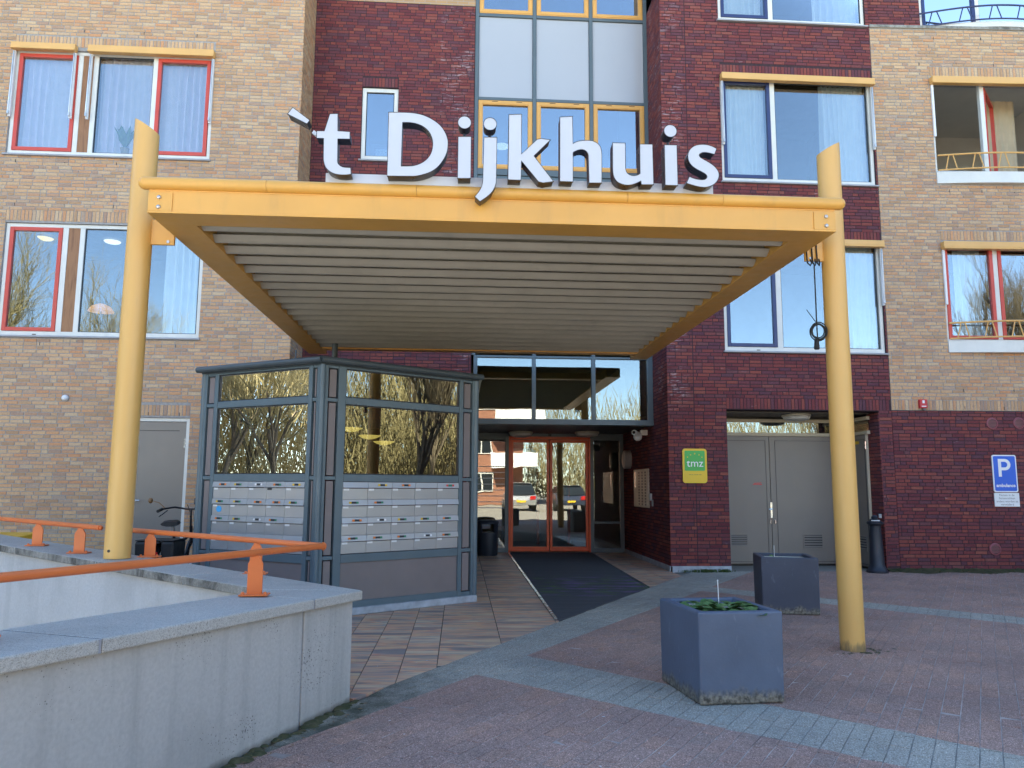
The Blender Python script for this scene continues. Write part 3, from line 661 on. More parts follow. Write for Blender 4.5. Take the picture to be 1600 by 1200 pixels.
def awning(fr, u0, u1, z0, z1, zr, root, arm=True):
    mb = MB(); fr.box(mb, u0, u1, 0.012, 0.125, z0 + 0.03, z1); fr.box(mb, u0, u1, 0.03, 0.14, z0, z0 + 0.028); mb.build('awning_cassette', 'cassette_yellow', root, bevel=0.008)
    for s_ in (u0 + 0.012, u1 - 0.052):
        mb = MB(); fr.box(mb, s_, s_ + 0.04, 0.012, 0.05, zr, z0); mb.build('awning_guide', 'rail_white', root, bevel=0.004)
        if arm:
            mb = MB(); mb.tube([fr.P(s_ + 0.02, 0.07, z0 - 0.02), fr.P(s_ + 0.018, 0.085, zr + 0.10), fr.P(s_ + 0.015, 0.055, zr + 0.02)], 0.011, 8); mb.lathe([(0.016, -0.03), (0.016, 0.03)], fr.P(s_ + 0.018, 0.08, zr + 0.06), 8)
            mb.build('awning_arm', 'galvanised', root, smooth=True)
def window(fr, op, bays, frame='white_frame', sill=True, fw_=0.06, d=-0.035, rm=None, glassm='window_glass', sillz=None, roomm='interior_wall', mull=0.075):
    u0, u1, z0, z1 = op; e = 0.004
    mb = MB(); fr.frame(mb, u0 + e, u1 - e, d - 0.085, d, z0 + e, z1 - e, fw_, fw_ + 0.02)
    for i in range(len(bays) - 1):
        fr.box(mb, bays[i][1], bays[i + 1][0], d - 0.085, d - 0.001, z0 + fw_ + 0.024, z1 - fw_ - e)
    win = mb.build('window', frame, BLD, bevel=0.004)
    zz0, zz1 = z0 + fw_ + 0.024, z1 - fw_ - 0.004
    for b in bays:
        a, c, kind, cl, cur = b[:5]
        if kind == 'wood':
            mb = MB(); fr.box(mb, a, c, d - 0.06, d - 0.012, zz0, zz1); mb.build('infill_panel', cl, win); continue
        if kind == 'sash':
            mb = MB(); fr.frame(mb, a + 0.003, c - 0.003, d - 0.06, d + 0.014, zz0 + 0.003, zz1 - 0.003, 0.062); sh = mb.build('sash', cl, win, bevel=0.004)
            pane(fr, a + 0.06, c - 0.06, d - 0.02, zz0 + 0.06, zz1 - 0.06, win, glassm)
        elif kind == 'pane':
            mb = MB(); fr.frame(mb, a, c, d - 0.05, d - 0.018, zz0, zz1, 0.012); mb.build('glazing_bead', 'black_plastic', win)
            pane(fr, a + 0.004, c - 0.004, d - 0.032, zz0 + 0.004, zz1 - 0.004, win, glassm)
        if cur:
            for cc in cur: curtain(fr, cc[0], cc[1], d - 0.165, zz0 - 0.1, zz1 + 0.04, cc[2], win, *(cc[3:] or ()))
    if sill:
        mb = MB(); fr.box(mb, u0 - 0.03, u1 + 0.03, -0.06, 0.055, (sillz or z0) - 0.028, (sillz or z0) + 0.002); mb.build('sill', 'sill_grey', win, bevel=0.006)
        for b in bays:
            if b[2] == 'wood': continue
            mb = MB(); uu = (b[0] + b[1]) / 2 + 0.1; fr.box(mb, uu - 0.03, uu + 0.03, d, d + 0.006, z0 + 0.025, z0 + 0.037); mb.build('drain_cap', 'black_plastic', win)
    room(fr, u0 - 0.2, u1 + 0.2, z0 - 0.7, z1 + 0.25, win, roomm)
    return win
W_, L_, B_ = 'curtain_white', 'curtain_lilac', 'curtain_beige'
w = window(FM, LU, [(-7.66, -6.68, 'sash', 'red_sash', [(-7.7, -6.65, L_)]), (-6.60, -6.42, 'wood', 'teak_panel', None), (-6.34, -5.42, 'pane', None, [(-6.36, -5.38, L_)]), (-5.34, -4.44, 'sash', 'red_sash', [(-5.4, -4.4, L_)])])
awning(FM, -7.74, -6.68, 8.74, 8.86, 7.55, w); awning(FM, -6.47, -4.36, 8.73, 8.86, 7.55, w)
vs_ = MB()                                              # a pot plant behind the middle pane
vs_.lathe([(0.05, 0), (0.075, 0.14), (0.08, 0.14)], FM.P(-5.86, -0.17, 6.99), 12)
vs_.build('flower_pot', 'interior_warm', w)
pl = MB()
for k in range(16):
    a = random.uniform(0, 6.28); hgt = random.uniform(0.2, 0.48); b = FM.P(-5.86, -0.17, 7.12); tip = b + Vector((math.cos(a) * hgt * 0.55, math.sin(a) * 0.06, hgt)); sd_ = Vector((math.sin(a), 0.3, -math.cos(a) * 0.3)).normalized() * 0.055; mid = (b + tip) / 2 + Vector((0, 0, 0.05))
    pl.add([b, mid + sd_, tip, mid - sd_], [(0, 1, 2, 3)])
pl.build('house_plant', 'leaf_green', w)
w = window(FM, LL, [(-7.55, -6.70, 'sash', 'red_sash', None), (-6.61, -6.42, 'wood', 'teak_panel', None), (-6.34, -4.44, 'pane', None, [(-5.05, -4.42, W_)])], roomm='interior_wall')
w = window(FM, RU, [(4.66, 5.55, 'sash', 'navy_sash', [(4.66, 5.5, W_, 0.09)]), (5.64, 7.38, 'pane', None, [(6.55, 7.4, W_, 0.10)])]); awning(FM, 4.61, 7.475, 8.71, 8.84, 7.5, w)
w = window(FM, RL, [(4.62, 5.52, 'sash', 'navy_sash', None), (5.62, 7.38, 'pane', None, [(6.7, 7.4, W_, 0.12)])]); awning(FM, 4.57, 7.475, 5.64, 5.765, 4.6, w)
w = window(FM, RU2, [(4.68, 5.58, 'sash', 'navy_sash', [(4.7, 5.5, W_)]), (5.67, 7.36, 'pane', None, [(6.5, 7.35, W_)])])
w = window(FR_, NW, [(-1.87, -1.35, 'pane', None, None)], fw_=0.075, glassm='stair_glass'); 
mb = MB(); FR_.box(mb, -1.68, -1.36, -0.10, -0.09, 7.54, 7.68); mb.build('paper_note', 'label_white', w)
# wing windows with truss railings
def railing(fr, u0, u1, z0, z1, mat, root, n=5, bow=0.05, dd=0.1):
    def arc(t_, z): return fr.P(u0 + (u1 - u0) * t_, 0.05 + dd * math.sin(math.pi * t_), z + bow * math.sin(math.pi * t_))
    rl = MB(); rl.tube([arc(i / 24, z1) for i in range(25)], 0.017, 8); rl.tube([arc(i / 24, z0) for i in range(25)], 0.015, 8)
    r_ = rl.build('railing', mat, root, smooth=True)
    for i in range(n):
        mb = MB(); a, b, c = (i + 0.28) / n, (i + 0.5) / n, (i + 0.72) / n
        mb.tube([arc(a, z0), arc(b - 0.012, z1)], 0.011, 6); mb.tube([arc(b + 0.012, z1), arc(c, z0)], 0.011, 6)
        mb.build('railing_brace', mat, root, smooth=True)
    return r_
def wing_window(op, upper):
    u0, u1, z0, z1 = op; zs_ = z0 + 0.22
    if upper:
        mb = MB(); FWg.frame(mb, u0 + 0.004, u1 - 0.004, -0.12, -0.035, zs_, z1 - 0.004, 0.05, 0.05); FWg.box(mb, 2.02, 2.10, -0.12, -0.036, zs_ + 0.05, z1 - 0.054); win = mb.build('window', 'white_frame', BLD, bevel=0.004)
        room(FWg, u0 - 0.2, u1 + 0.2, z0 - 0.5, z1 + 0.3, win, 'interior_pale')
        ang = R(48); FS = Frame(FWg.P(2.12, -0.09, 0), FWg.u * math.cos(ang) - FWg.n * math.sin(ang), FWg.n * math.cos(ang) + FWg.u * math.sin(ang))   # casement swung inwards
        mb = MB(); FS.frame(mb, 0, 0.92, -0.03, 0.03, zs_ + 0.06, z1 - 0.12, 0.065); mb.build('open_sash', 'red_sash', win, bevel=0.004); pane(FS, 0.062, 0.86, 0.0, zs_ + 0.12, z1 - 0.18, win)
        curtain(FWg, 2.75, 3.2, -0.8, zs_ - 0.2, z1, B_, win); mb = MB(); FWg.box(mb, 2.35, 2.7, -2.0, -1.97, 7.5, 7.95); mb.build('wall_picture', 'interior_dark', win)
    else:
        mb = MB(); FWg.frame(mb, u0 + 0.004, u1 - 0.004, -0.12, -0.035, zs_, z1 - 0.004, 0.05, 0.03); FWg.box(mb, 2.02, 2.11, -0.12, -0.036, zs_ + 0.03, z1 - 0.054); win = mb.build('window', 'white_frame', BLD, bevel=0.004)
        for a, c in ((1.135, 2.018), (2.112, 3.0), (3.05, 3.84)):
            mb = MB(); FWg.frame(mb, a, c, -0.09, -0.02, zs_ + 0.034, z1 - 0.06, 0.062); mb.build('sash', 'red_sash', win, bevel=0.004); pane(FWg, a + 0.06, c - 0.06, -0.06, zs_ + 0.09, z1 - 0.12, win)
        curtain(FWg, 1.45, 1.95, -0.3, zs_, z1, W_, win); room(FWg, u0 - 0.2, u1 + 0.2, z0 - 0.5, z1 + 0.3, win)
    mb = MB(); n = 14
    for i in range(n):                                  # bowed apron under the opening
        t0_, t1_ = i / n, (i + 1) / n; f = lambda t_: 0.03 + 0.09 * math.sin(math.pi * t_)
        a, b = u0 + (u1 - u0) * t0_, u0 + (u1 - u0) * t1_
        mb.hexa([FWg.P(a, -0.1, z0), FWg.P(b, -0.1, z0), FWg.P(b, f(t1_), z0), FWg.P(a, f(t0_), z0), FWg.P(a, -0.1, zs_), FWg.P(b, -0.1, zs_), FWg.P(b, f(t1_), zs_ - 0.01), FWg.P(a, f(t0_), zs_ - 0.01)])
    mb.build('sill', 'white_frame', win)
    railing(FWg, u0 + 0.02, u1 - 0.02, zs_ + 0.02, zs_ + 0.30, 'cassette_yellow', win, 6, 0.04, 0.09)
    awning(FWg, u0 - 0.02, u1, z1 - 0.15, z1 - 0.01, z1 - 1.15, win, False)
wing_window(WU, True); wing_window(WL, False)
w = window(FT, TW, [(1.16, 2.20, 'sash', 'navy_sash', [(1.2, 2.1, W_, 0.09)]), (2.28, 4.14, 'pane', None, [(2.6, 3.1, W_)])], sill=False)
mb = MB(); n = 16
for i in range(n):
    f = lambda t_: 0.03 + 0.22 * math.sin(math.pi * t_); a, b = 1.08 + 3.1 * i / n, 1.08 + 3.1 * (i + 1) / n
    mb.hexa([FT.P(a, -0.1, 9.957), FT.P(b, -0.1, 9.957), FT.P(b, f((i + 1) / n), 9.957), FT.P(a, f(i / n), 9.957), FT.P(a, -0.1, 10.06), FT.P(b, -0.1, 10.06), FT.P(b, f((i + 1) / n), 10.06), FT.P(a, f(i / n), 10.06)])
mb.build('sill', 'white_frame', w)
railing(FT, 1.06, 4.2, 10.03, 10.3, 'navy_sash', w, 6, 0.06, 0.24)

# tall stair glazing above the canopy
gz = MB()
for a, b in ((0.175, 0.245), (1.285, 1.355), (2.385, 2.455), (3.455, 3.525)): FR_.box(gz, a, b, -0.12, 0.02, 3.76, 11.9)
for z0, z1 in ((7.21, 7.33), (8.70, 8.76), (10.42, 10.48), (3.9, 4.0)):
    for a, b in ((0.245, 1.285), (1.355, 2.385), (2.455, 3.455)): FR_.box(gz, a, b, -0.12, 0.012, z0, z1)
sw = gz.build('stair_window', 'stair_frame', BLD, bevel=0.004)
for a, b in ((0.25, 1.28), (1.36, 2.38), (2.46, 3.45)):
    for z0, z1 in ((7.335, 8.695), (10.485, 11.9)):
        mb = MB(); FR_.frame(mb, a, b, -0.07, 0.01, z0, z1, 0.085); FR_.frame(mb, a + 0.02, b - 0.02, 0.01, 0.018, z0 + 0.02, z1 - 0.02, 0.05); mb.build('sash', 'orange_sash', sw, bevel=0.004)
        pane(FR_, a + 0.083, b - 0.083, -0.03, z0 + 0.083, z1 - 0.083, sw, 'stair_glass')
        for q in (0.25, 0.7):
            mb = MB(); FR_.box(mb, a + (b - a) * q, a + (b - a) * q + 0.11, 0.018, 0.022, z1 - 0.03, z1 - 0.02); mb.build('drain_cap', 'black_plastic', sw)
    mb = MB(); FR_.box(mb, a, b, -0.05, -0.02, 8.765, 10.415); mb.build('spandrel_panel', 'spandrel', sw)
    mb = MB(); FR_.box(mb, a, b, -0.05, -0.02, 4.0, 7.205); mb.build('spandrel_panel', 'blue_grey_frame', sw)
room(FR_, 0.2, 3.5, 6.9, 12.2, sw, 'interior_wall', 2.5, -0.2)
mb = MB(); mb.lathe([(0.02, 0.03), (0.15, 0.0), (0.155, -0.02), (0.10, -0.05)], (0.77, 15.3, 8.42), 20); mb.build('ceiling_lamp', 'lamp_white', sw, smooth=True)

# entrance: transom window, soffit, recessed screen with sliding doors
tz = MB()
for a, b in ((0.215, 0.285), (1.285, 1.355), (2.385, 2.455), (3.42, 3.522)): FR_.box(tz, a, b, -0.10, 0.02, 2.60, 3.72)
FR_.box(tz, 0.215, 3.522, -0.10, 0.02, 3.72, 3.76); FR_.box(tz, 0.215, 3.522, -0.25, 0.035, 2.50, 2.60)
tw = tz.build('transom_window', 'blue_grey_frame', BLD, bevel=0.005)
for a, b in ((0.285, 1.285), (1.355, 2.385), (2.455, 3.42)): pane(FR_, a, b, -0.03, 2.60, 3.72, tw, 'tinted_glass')
room(FR_, 0.25, 3.5, 2.7, 3.9, tw, 'interior_warm', 2.0, -0.3)
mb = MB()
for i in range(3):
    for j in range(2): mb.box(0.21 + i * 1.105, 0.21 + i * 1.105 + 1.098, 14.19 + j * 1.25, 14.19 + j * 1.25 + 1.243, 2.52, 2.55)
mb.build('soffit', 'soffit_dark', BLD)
en = MB()
FE.box(en, 0.21, 3.52, -0.12, 0.0, 2.45, 2.52); FE.box(en, 0.96, 1.035, -0.10, 0.02, 0.0, 2.45); FE.box(en, 2.795, 2.87, -0.10, 0.02, 0.0, 2.45); FE.box(en, 3.44, 3.522, -0.10, 0.02, 0.0, 2.45); FE.box(en, 0.21, 0.27, -0.10, 0.02, 0.0, 2.45)
FE.box(en, 2.87, 3.44, -0.10, 0.015, 0.60, 0.65); FE.box(en, 2.87, 3.44, -0.10, 0.015, 0.0, 0.09); FE.box(en, 2.87, 3.44, -0.10, 0.015, 2.38, 2.45); FE.box(en, 0.27, 0.96, -0.10, 0.015, 0.0, 0.09); FE.box(en, 0.27, 0.96, -0.10, 0.015, 2.38, 2.45)
es = en.build('entrance_screen', 'blue_grey_frame', BLD, bevel=0.004)
pane(FE, 2.87, 3.44, -0.04, 0.65, 2.38, es, 'door_glass'); pane(FE, 2.87, 3.44, -0.04, 0.09, 0.60, es, 'door_glass'); pane(FE, 0.27, 0.96, -0.04, 0.09, 2.38, es, 'door_glass')
for i in range(8):
    mb = MB(); FE.box(mb, 0.29, 0.95, -0.038, -0.036, 0.92 + i * 0.125, 0.938 + i * 0.125); mb.build('frosted_stripe', 'label_white', es)
dh = MB(); FE.box(dh, 1.035, 2.795, 0.0, 0.03, 2.385, 2.45); FE.box(dh, 1.035, 1.075, -0.1, 0.035, 0.0, 2.385); FE.box(dh, 2.755, 2.795, -0.1, 0.035, 0.0, 2.385)
sd_ = dh.build('sliding_door', 'red_door_paint', BLD, bevel=0.004)
for a, b in ((1.08, 1.908), (1.922, 2.75)):
    mb = MB(); FE.frame(mb, a, b, -0.055, -0.005, 0.02, 2.38, 0.055, 0.10); mb.build('door_leaf', 'red_door_paint', sd_, bevel=0.004)
    pane(FE, a + 0.05, b - 0.05, -0.028, 0.11, 2.33, sd_, 'door_glass')
mb = MB(); FE.box(mb, 1.88, 1.95, 0.0, 0.05, 2.455, 2.505); mb.build('door_sensor', 'black_plastic', sd_)
rm = room(FE, 0.2, 3.5, -0.02, 2.6, es, 'interior_pale', 3.6, -0.12)
inn = MB()
for a in (1.1, 1.86, 2.62): inn.box(a, a + 0.07, 18.9, 18.95, 0.0, 2.3)
inn.box(1.1, 2.69, 18.9, 18.95, 2.3, 2.4); inn.build('inner_door', 'red_door_paint', BLD)
inn = MB(); inn.box(0.3, 1.0, 18.5, 19.2, 0.0, 1.05); inn.build('reception_counter', 'furniture_wood', BLD)

# left service door
dm = MB(); FM.frame(dm, -5.395, -4.435, -0.12, -0.03, -0.05, 2.465, 0.055); ld = dm.build('side_door', 'white_frame', BLD, bevel=0.004)
mb = MB(); FM.box(mb, -5.335, -4.495, -0.10, -0.045, 0.02, 2.405); mb.build('door_leaf', 'grey_door', ld, bevel=0.004)
mb = MB(); FM.box(mb, -5.25, -4.60, -0.045, -0.041, 2.255, 2.265); mb.build('door_closer', 'black_plastic', ld)
mb = MB(); FM.box(mb, -5.29, -5.26, -0.045, -0.035, 0.98, 1.16); mb.tube([FM.P(-5.275, -0.04, 1.13), FM.P(-5.275, 0.01, 1.13), FM.P(-5.14, 0.01, 1.13)], 0.011, 8); mb.build('handle', 'bright_steel', ld)
mb = MB(); mb.tube([FM.P(-4.50, -0.035, 1.98), FM.P(-4.50, -0.035, 2.14)], 0.014, 8); mb.build('hinge', 'bright_steel', ld)

# grey service doors in their brick recess
FJd = Frame((7.20, 12.95, 0), (0, 1, 0), (-1, 0, 0))
gd = MB(); FG.box(gd, 4.30, 7.2, -0.10, 0.0, 2.345, 2.405); FG.box(gd, 4.30, 7.2, -0.10, 0.0, 2.60, 2.66); FG.box(gd, 4.2, 4.30, -0.1, 0.0, 0, 2.715); 
sdoor = gd.build('service_door', 'cream_frame', BLD, bevel=0.004)
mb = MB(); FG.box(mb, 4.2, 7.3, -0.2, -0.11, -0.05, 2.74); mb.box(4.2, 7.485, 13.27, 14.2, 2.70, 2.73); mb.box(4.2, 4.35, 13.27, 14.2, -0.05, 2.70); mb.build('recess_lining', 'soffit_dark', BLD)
def leaf(fr, u0, u1, grilles, inset):
    mb = MB(); fr.box(mb, u0, u1, -0.06, -0.004, 0.012, 2.34); lf = mb.build('door_leaf', 'grey_door', sdoor, bevel=0.003)
    mb = MB(); fr.frame(mb, u0 + inset[0], u1 - inset[1], -0.004, 0.004, 0.05, 2.26, 0.006); mb.build('door_moulding', 'soffit_dark', sdoor)
    for (a, b, z0, z1) in grilles:
        mb = MB(); fr.frame(mb, a - 0.02, b + 0.02, -0.004, 0.008, z0 - 0.02, z1 + 0.02, 0.022); gr = mb.build('grille', 'grey_door', sdoor)
        mb = MB(); fr.box(mb, a, b, -0.004, -0.001, z0, z1); mb.build('grille', 'black_plastic', sdoor)
        for k in range(5):
            zz = z0 + (z1 - z0) * (k + 0.5) / 5; mb = MB(); mb.hexa([fr.P(a, 0.0, zz + 0.004), fr.P(b, 0.0, zz + 0.004), fr.P(b, 0.014, zz - 0.016), fr.P(a, 0.014, zz - 0.016), fr.P(a, 0.0, zz + 0.012), fr.P(b, 0.0, zz + 0.012), fr.P(b, 0.014, zz - 0.008), fr.P(a, 0.014, zz - 0.008)]); mb.build('slat', 'grey_door', sdoor)
leaf(FG, 4.40, 5.728, [(4.955, 5.255, 0.33, 0.53)], (0.06, 0.07)); leaf(FG, 5.738, 7.12, [(6.33, 6.67, 0.30, 0.53)], (0.10, 0.08))
leaf(FJd, 0.38, 1.10, [(0.52, 0.80, 0.30, 0.53)], (0.05, 0.05))
mb = MB(); FJd.box(mb, 0.30, 1.11, -0.10, 0.006, 2.345, 2.405); FJd.box(mb, 0.30, 1.11, -0.10, 0.006, 2.60, 2.66); FJd.box(mb, 0.365, 0.385, -0.04, 0.004, 0, 2.345); mb.build('door_frame', 'cream_frame', sdoor)
pane(FG, 4.3, 7.19, -0.03, 2.405, 2.60, sdoor, 'tinted_glass'); pane(FJd, 0.31, 1.1, -0.03, 2.405, 2.60, sdoor, 'tinted_glass')
for u in (4.95, 5.95, 6.4): 
    mb = MB(); FG.box(mb, u, u + 0.05, -0.09, -0.04, 2.406, 2.599); mb.build('glazing_bar', 'cream_frame', sdoor)
mb = MB(); FG.box(mb, 5.71, 5.745, 0.0, 0.012, 0.84, 1.12); mb.tube([FG.P(5.728, 0.01, 1.0), FG.P(5.728, 0.055, 1.0), FG.P(5.66, 0.055, 0.995)], 0.012, 8); mb.build('handle', 'bright_steel', sdoor)
for u in (5.70, 5.79):
    mb = MB(); mb.tube([FG.P(u, 0.0, 0.80), FG.P(u, 0.03, 0.80), FG.P(u, 0.03, 0.74), FG.P(u, 0.0, 0.74)], 0.009, 8); mb.build('door_pull', 'bright_steel', sdoor)
mb = MB(); mb.tube([FJd.P(0.375, 0.01, 2.08), FJd.P(0.375, 0.01, 2.22)], 0.016, 8); mb.build('hinge', 'bright_steel', sdoor)
mb = MB(); FJd.box(mb, 0.62, 0.86, -0.004, -0.001, 2.18, 2.235); mb.build('warning_sticker', 'tag_yellow', sdoor)
mb = MB()
for u0_, u1_, z0_ in ((5.42, 5.47, 1.46), (5.475, 5.53, 1.463), (5.535, 5.56, 1.468), (5.40, 5.455, 1.44), (5.46, 5.50, 1.44), (5.505, 5.57, 1.44)): FG.box(mb, u0_, u1_, -0.004, -0.0025, z0_, z0_ + 0.014)
mb.build('sticker', 'tag_red', sdoor)

# ------------------------------------------------------------------ entrance canopy
CX0, CX1, CY0, CY1, CZ = -2.53, 3.155, 6.13, 12.86, 3.55
can = thing('entrance_canopy', 'yellow steel entrance canopy on two round columns with a ribbed underside', 'canopy', (0.3, 6.75, 0))
def column(x, z0, hl, hr):
    mb = MB(); n = 28; r_ = 0.1035; vs = []
    for k in range(n):
        a = 2 * math.pi * k / n; c, s_ = math.cos(a), math.sin(a)
        vs += [(x + r_ * c, 6.75 + r_ * s_, z0), (x + r_ * c, 6.75 + r_ * s_, (hl + hr) / 2 + (hr - hl) / 2 * c)]
    mb.add(vs, [(2 * k, 2 * ((k + 1) % n), 2 * ((k + 1) % n) + 1, 2 * k + 1) for k in range(n)] + [tuple(2 * k + 1 for k in range(n))])
    return mb.build('column', 'column_yellow', can, smooth=True)
c1 = column(-2.832, 0.785, 4.62, 4.49); c2 = column(3.43, -0.02, 4.515, 4.63)
mb = MB(); mb.lathe([(0.012, -0.003), (0.012, 0.003)], (-2.86, 6.649, 0.85), 10, 'Y'); mb.build('bolt', 'black_plastic', c1)
mb = MB(); mb.box(CX0, CX1, CY0, CY0 + 0.30, CZ, CZ + 0.016); mb.box(CX0 + 0.003, CX1 - 0.003, CY0 + 0.012, CY0 + 0.03, CZ + 0.016, 3.735); mb.box(CX0, CX1, CY0 + 0.012, CY0 + 0.18, 3.735, 3.75)
fb = mb.build('front_beam', 'yellow_steel', can, bevel=0.003)
for a, b in ((CX0 + 0.001, CX0 + 0.19), (CX1 - 0.19, CX1 - 0.001)):
    mb = MB(); mb.box(a, b, CY0 + 0.002, CY0 + 0.0115, CZ + 0.017, 3.72); mb.build('end_plate', 'yellow_steel', fb, bevel=0.002)
    for z in (3.60, 3.68):
        mb = MB(); u = a + 0.06 if a > 0 else a + 0.085
        mb.lathe([(0.018, 0.004), (0.018, -0.003), (0.013, -0.012), (0.004, -0.015)], (u if a < 0 else b - 0.085, CY0, z), 12, 'Y'); mb.build('bolt', 'galvanised', fb, smooth=True)
for a, b in ((-2.575, -1.60), (-1.597, -0.39), (-0.387, 1.36), (1.363, 2.17), (2.173, 3.205)):
    mb = MB(); mb.tube([(a, 6.145, 3.80), (b, 6.145, 3.80)], 0.052, 20)
    if a == -2.575: mb.lathe([(0.052, 0.0), (0.045, -0.02), (0.028, -0.035), (0.005, -0.042)], (a, 6.145, 3.80), 20, 'X')
    if b == 3.205: mb.lathe([(0.052, 0.0), (0.045, 0.02), (0.028, 0.035), (0.005, 0.042)], (b, 6.145, 3.80), 20, 'X')
    mb.build('edge_tube', 'yellow_steel', can, smooth=True)
for a, b, w_ in ((CX0, CX0 + 0.29, CX0 + 0.004), (CX1 - 0.29, CX1, CX1 - 0.022)):
    mb = MB(); mb.box(a, b, CY0 + 0.30, CY1, CZ + 0.001, CZ + 0.016); mb.box(w_, w_ + 0.018, CY0 + 0.03, CY1, CZ + 0.016, 3.735)
    mb.box(b - 0.012 if a < 0 else a, b if a < 0 else a + 0.012, CY0 + 0.301, CY1, CZ + 0.016, 3.714); mb.build('side_beam', 'yellow_steel', can, bevel=0.003)
mb = MB(); mb.box(CX0 + 0.29, CX1 - 0.29, 12.30, 12.5, CZ + 0.002, CZ + 0.016); mb.box(CX0 + 0.29, CX1 - 0.29, 12.3, 12.318, CZ + 0.016, 3.70); mb.build('back_beam', 'orange_sash', can, bevel=0.003)
PT = 0.3315
for k in range(18):
    y = 6.585 + PT * k - 0.155; mb = MB(); x0, x1 = CX0 + 0.291, CX1 - 0.291
    pr = [(y + 0.075, 3.612), (y + 0.10, 3.592), (y + 0.125, 3.574), (y + 0.15, 3.563), (y + 0.166, 3.562), (y + 0.170, 3.568), (y + 0.172, 3.60), (y + 0.195, 3.655), (y + 0.215, 3.714)]; n = len(pr)
    mb.add([(x0, a, z) for a, z in pr] + [(x1, a, z) for a, z in pr] + [(x0, a, z + 0.004) for a, z in pr] + [(x1, a, z + 0.004) for a, z in pr],
           [(i, i + 1, n + i + 1, n + i) for i in range(n - 1)] + [(2 * n + i, 3 * n + i, 3 * n + i + 1, 2 * n + i + 1) for i in range(n - 1)])
    mb.build('deck_rib', 'deck_sheet', can)
mb = MB(); mb.box(CX0 + 0.03, CX1 - 0.03, CY0 + 0.031, CY1, 3.716, 3.74); mb.build('roof_sheet', 'deck_recess_shade', can)
for a, b in ((-2.76, CX0 - 0.001), (CX1 + 0.001, 3.36)):
    mb = MB(); mb.box(a, b, 6.735, 6.765, 3.475, 3.70); br = mb.build('bracket', 'yellow_steel', can, bevel=0.003)
    mb = MB(); mb.lathe([(0.013, -0.006), (0.013, 0.0)], (b - 0.05 if a < 0 else a + 0.05, 6.733, 3.50), 10, 'Y'); mb.build('bolt', 'galvanised', br)
mb = MB()
for a in ((-2.757, 12.9), ): mb.tube([(a[0], a[1], 2.8), (a[0], a[1], 3.62)], 0.012, 8)
mb.tube([(-1.97, 12.0, 2.78), (-1.97, 12.0, 3.6)], 0.045, 12); mb.build('downpipe', 'roof_grey', can, smooth=True)

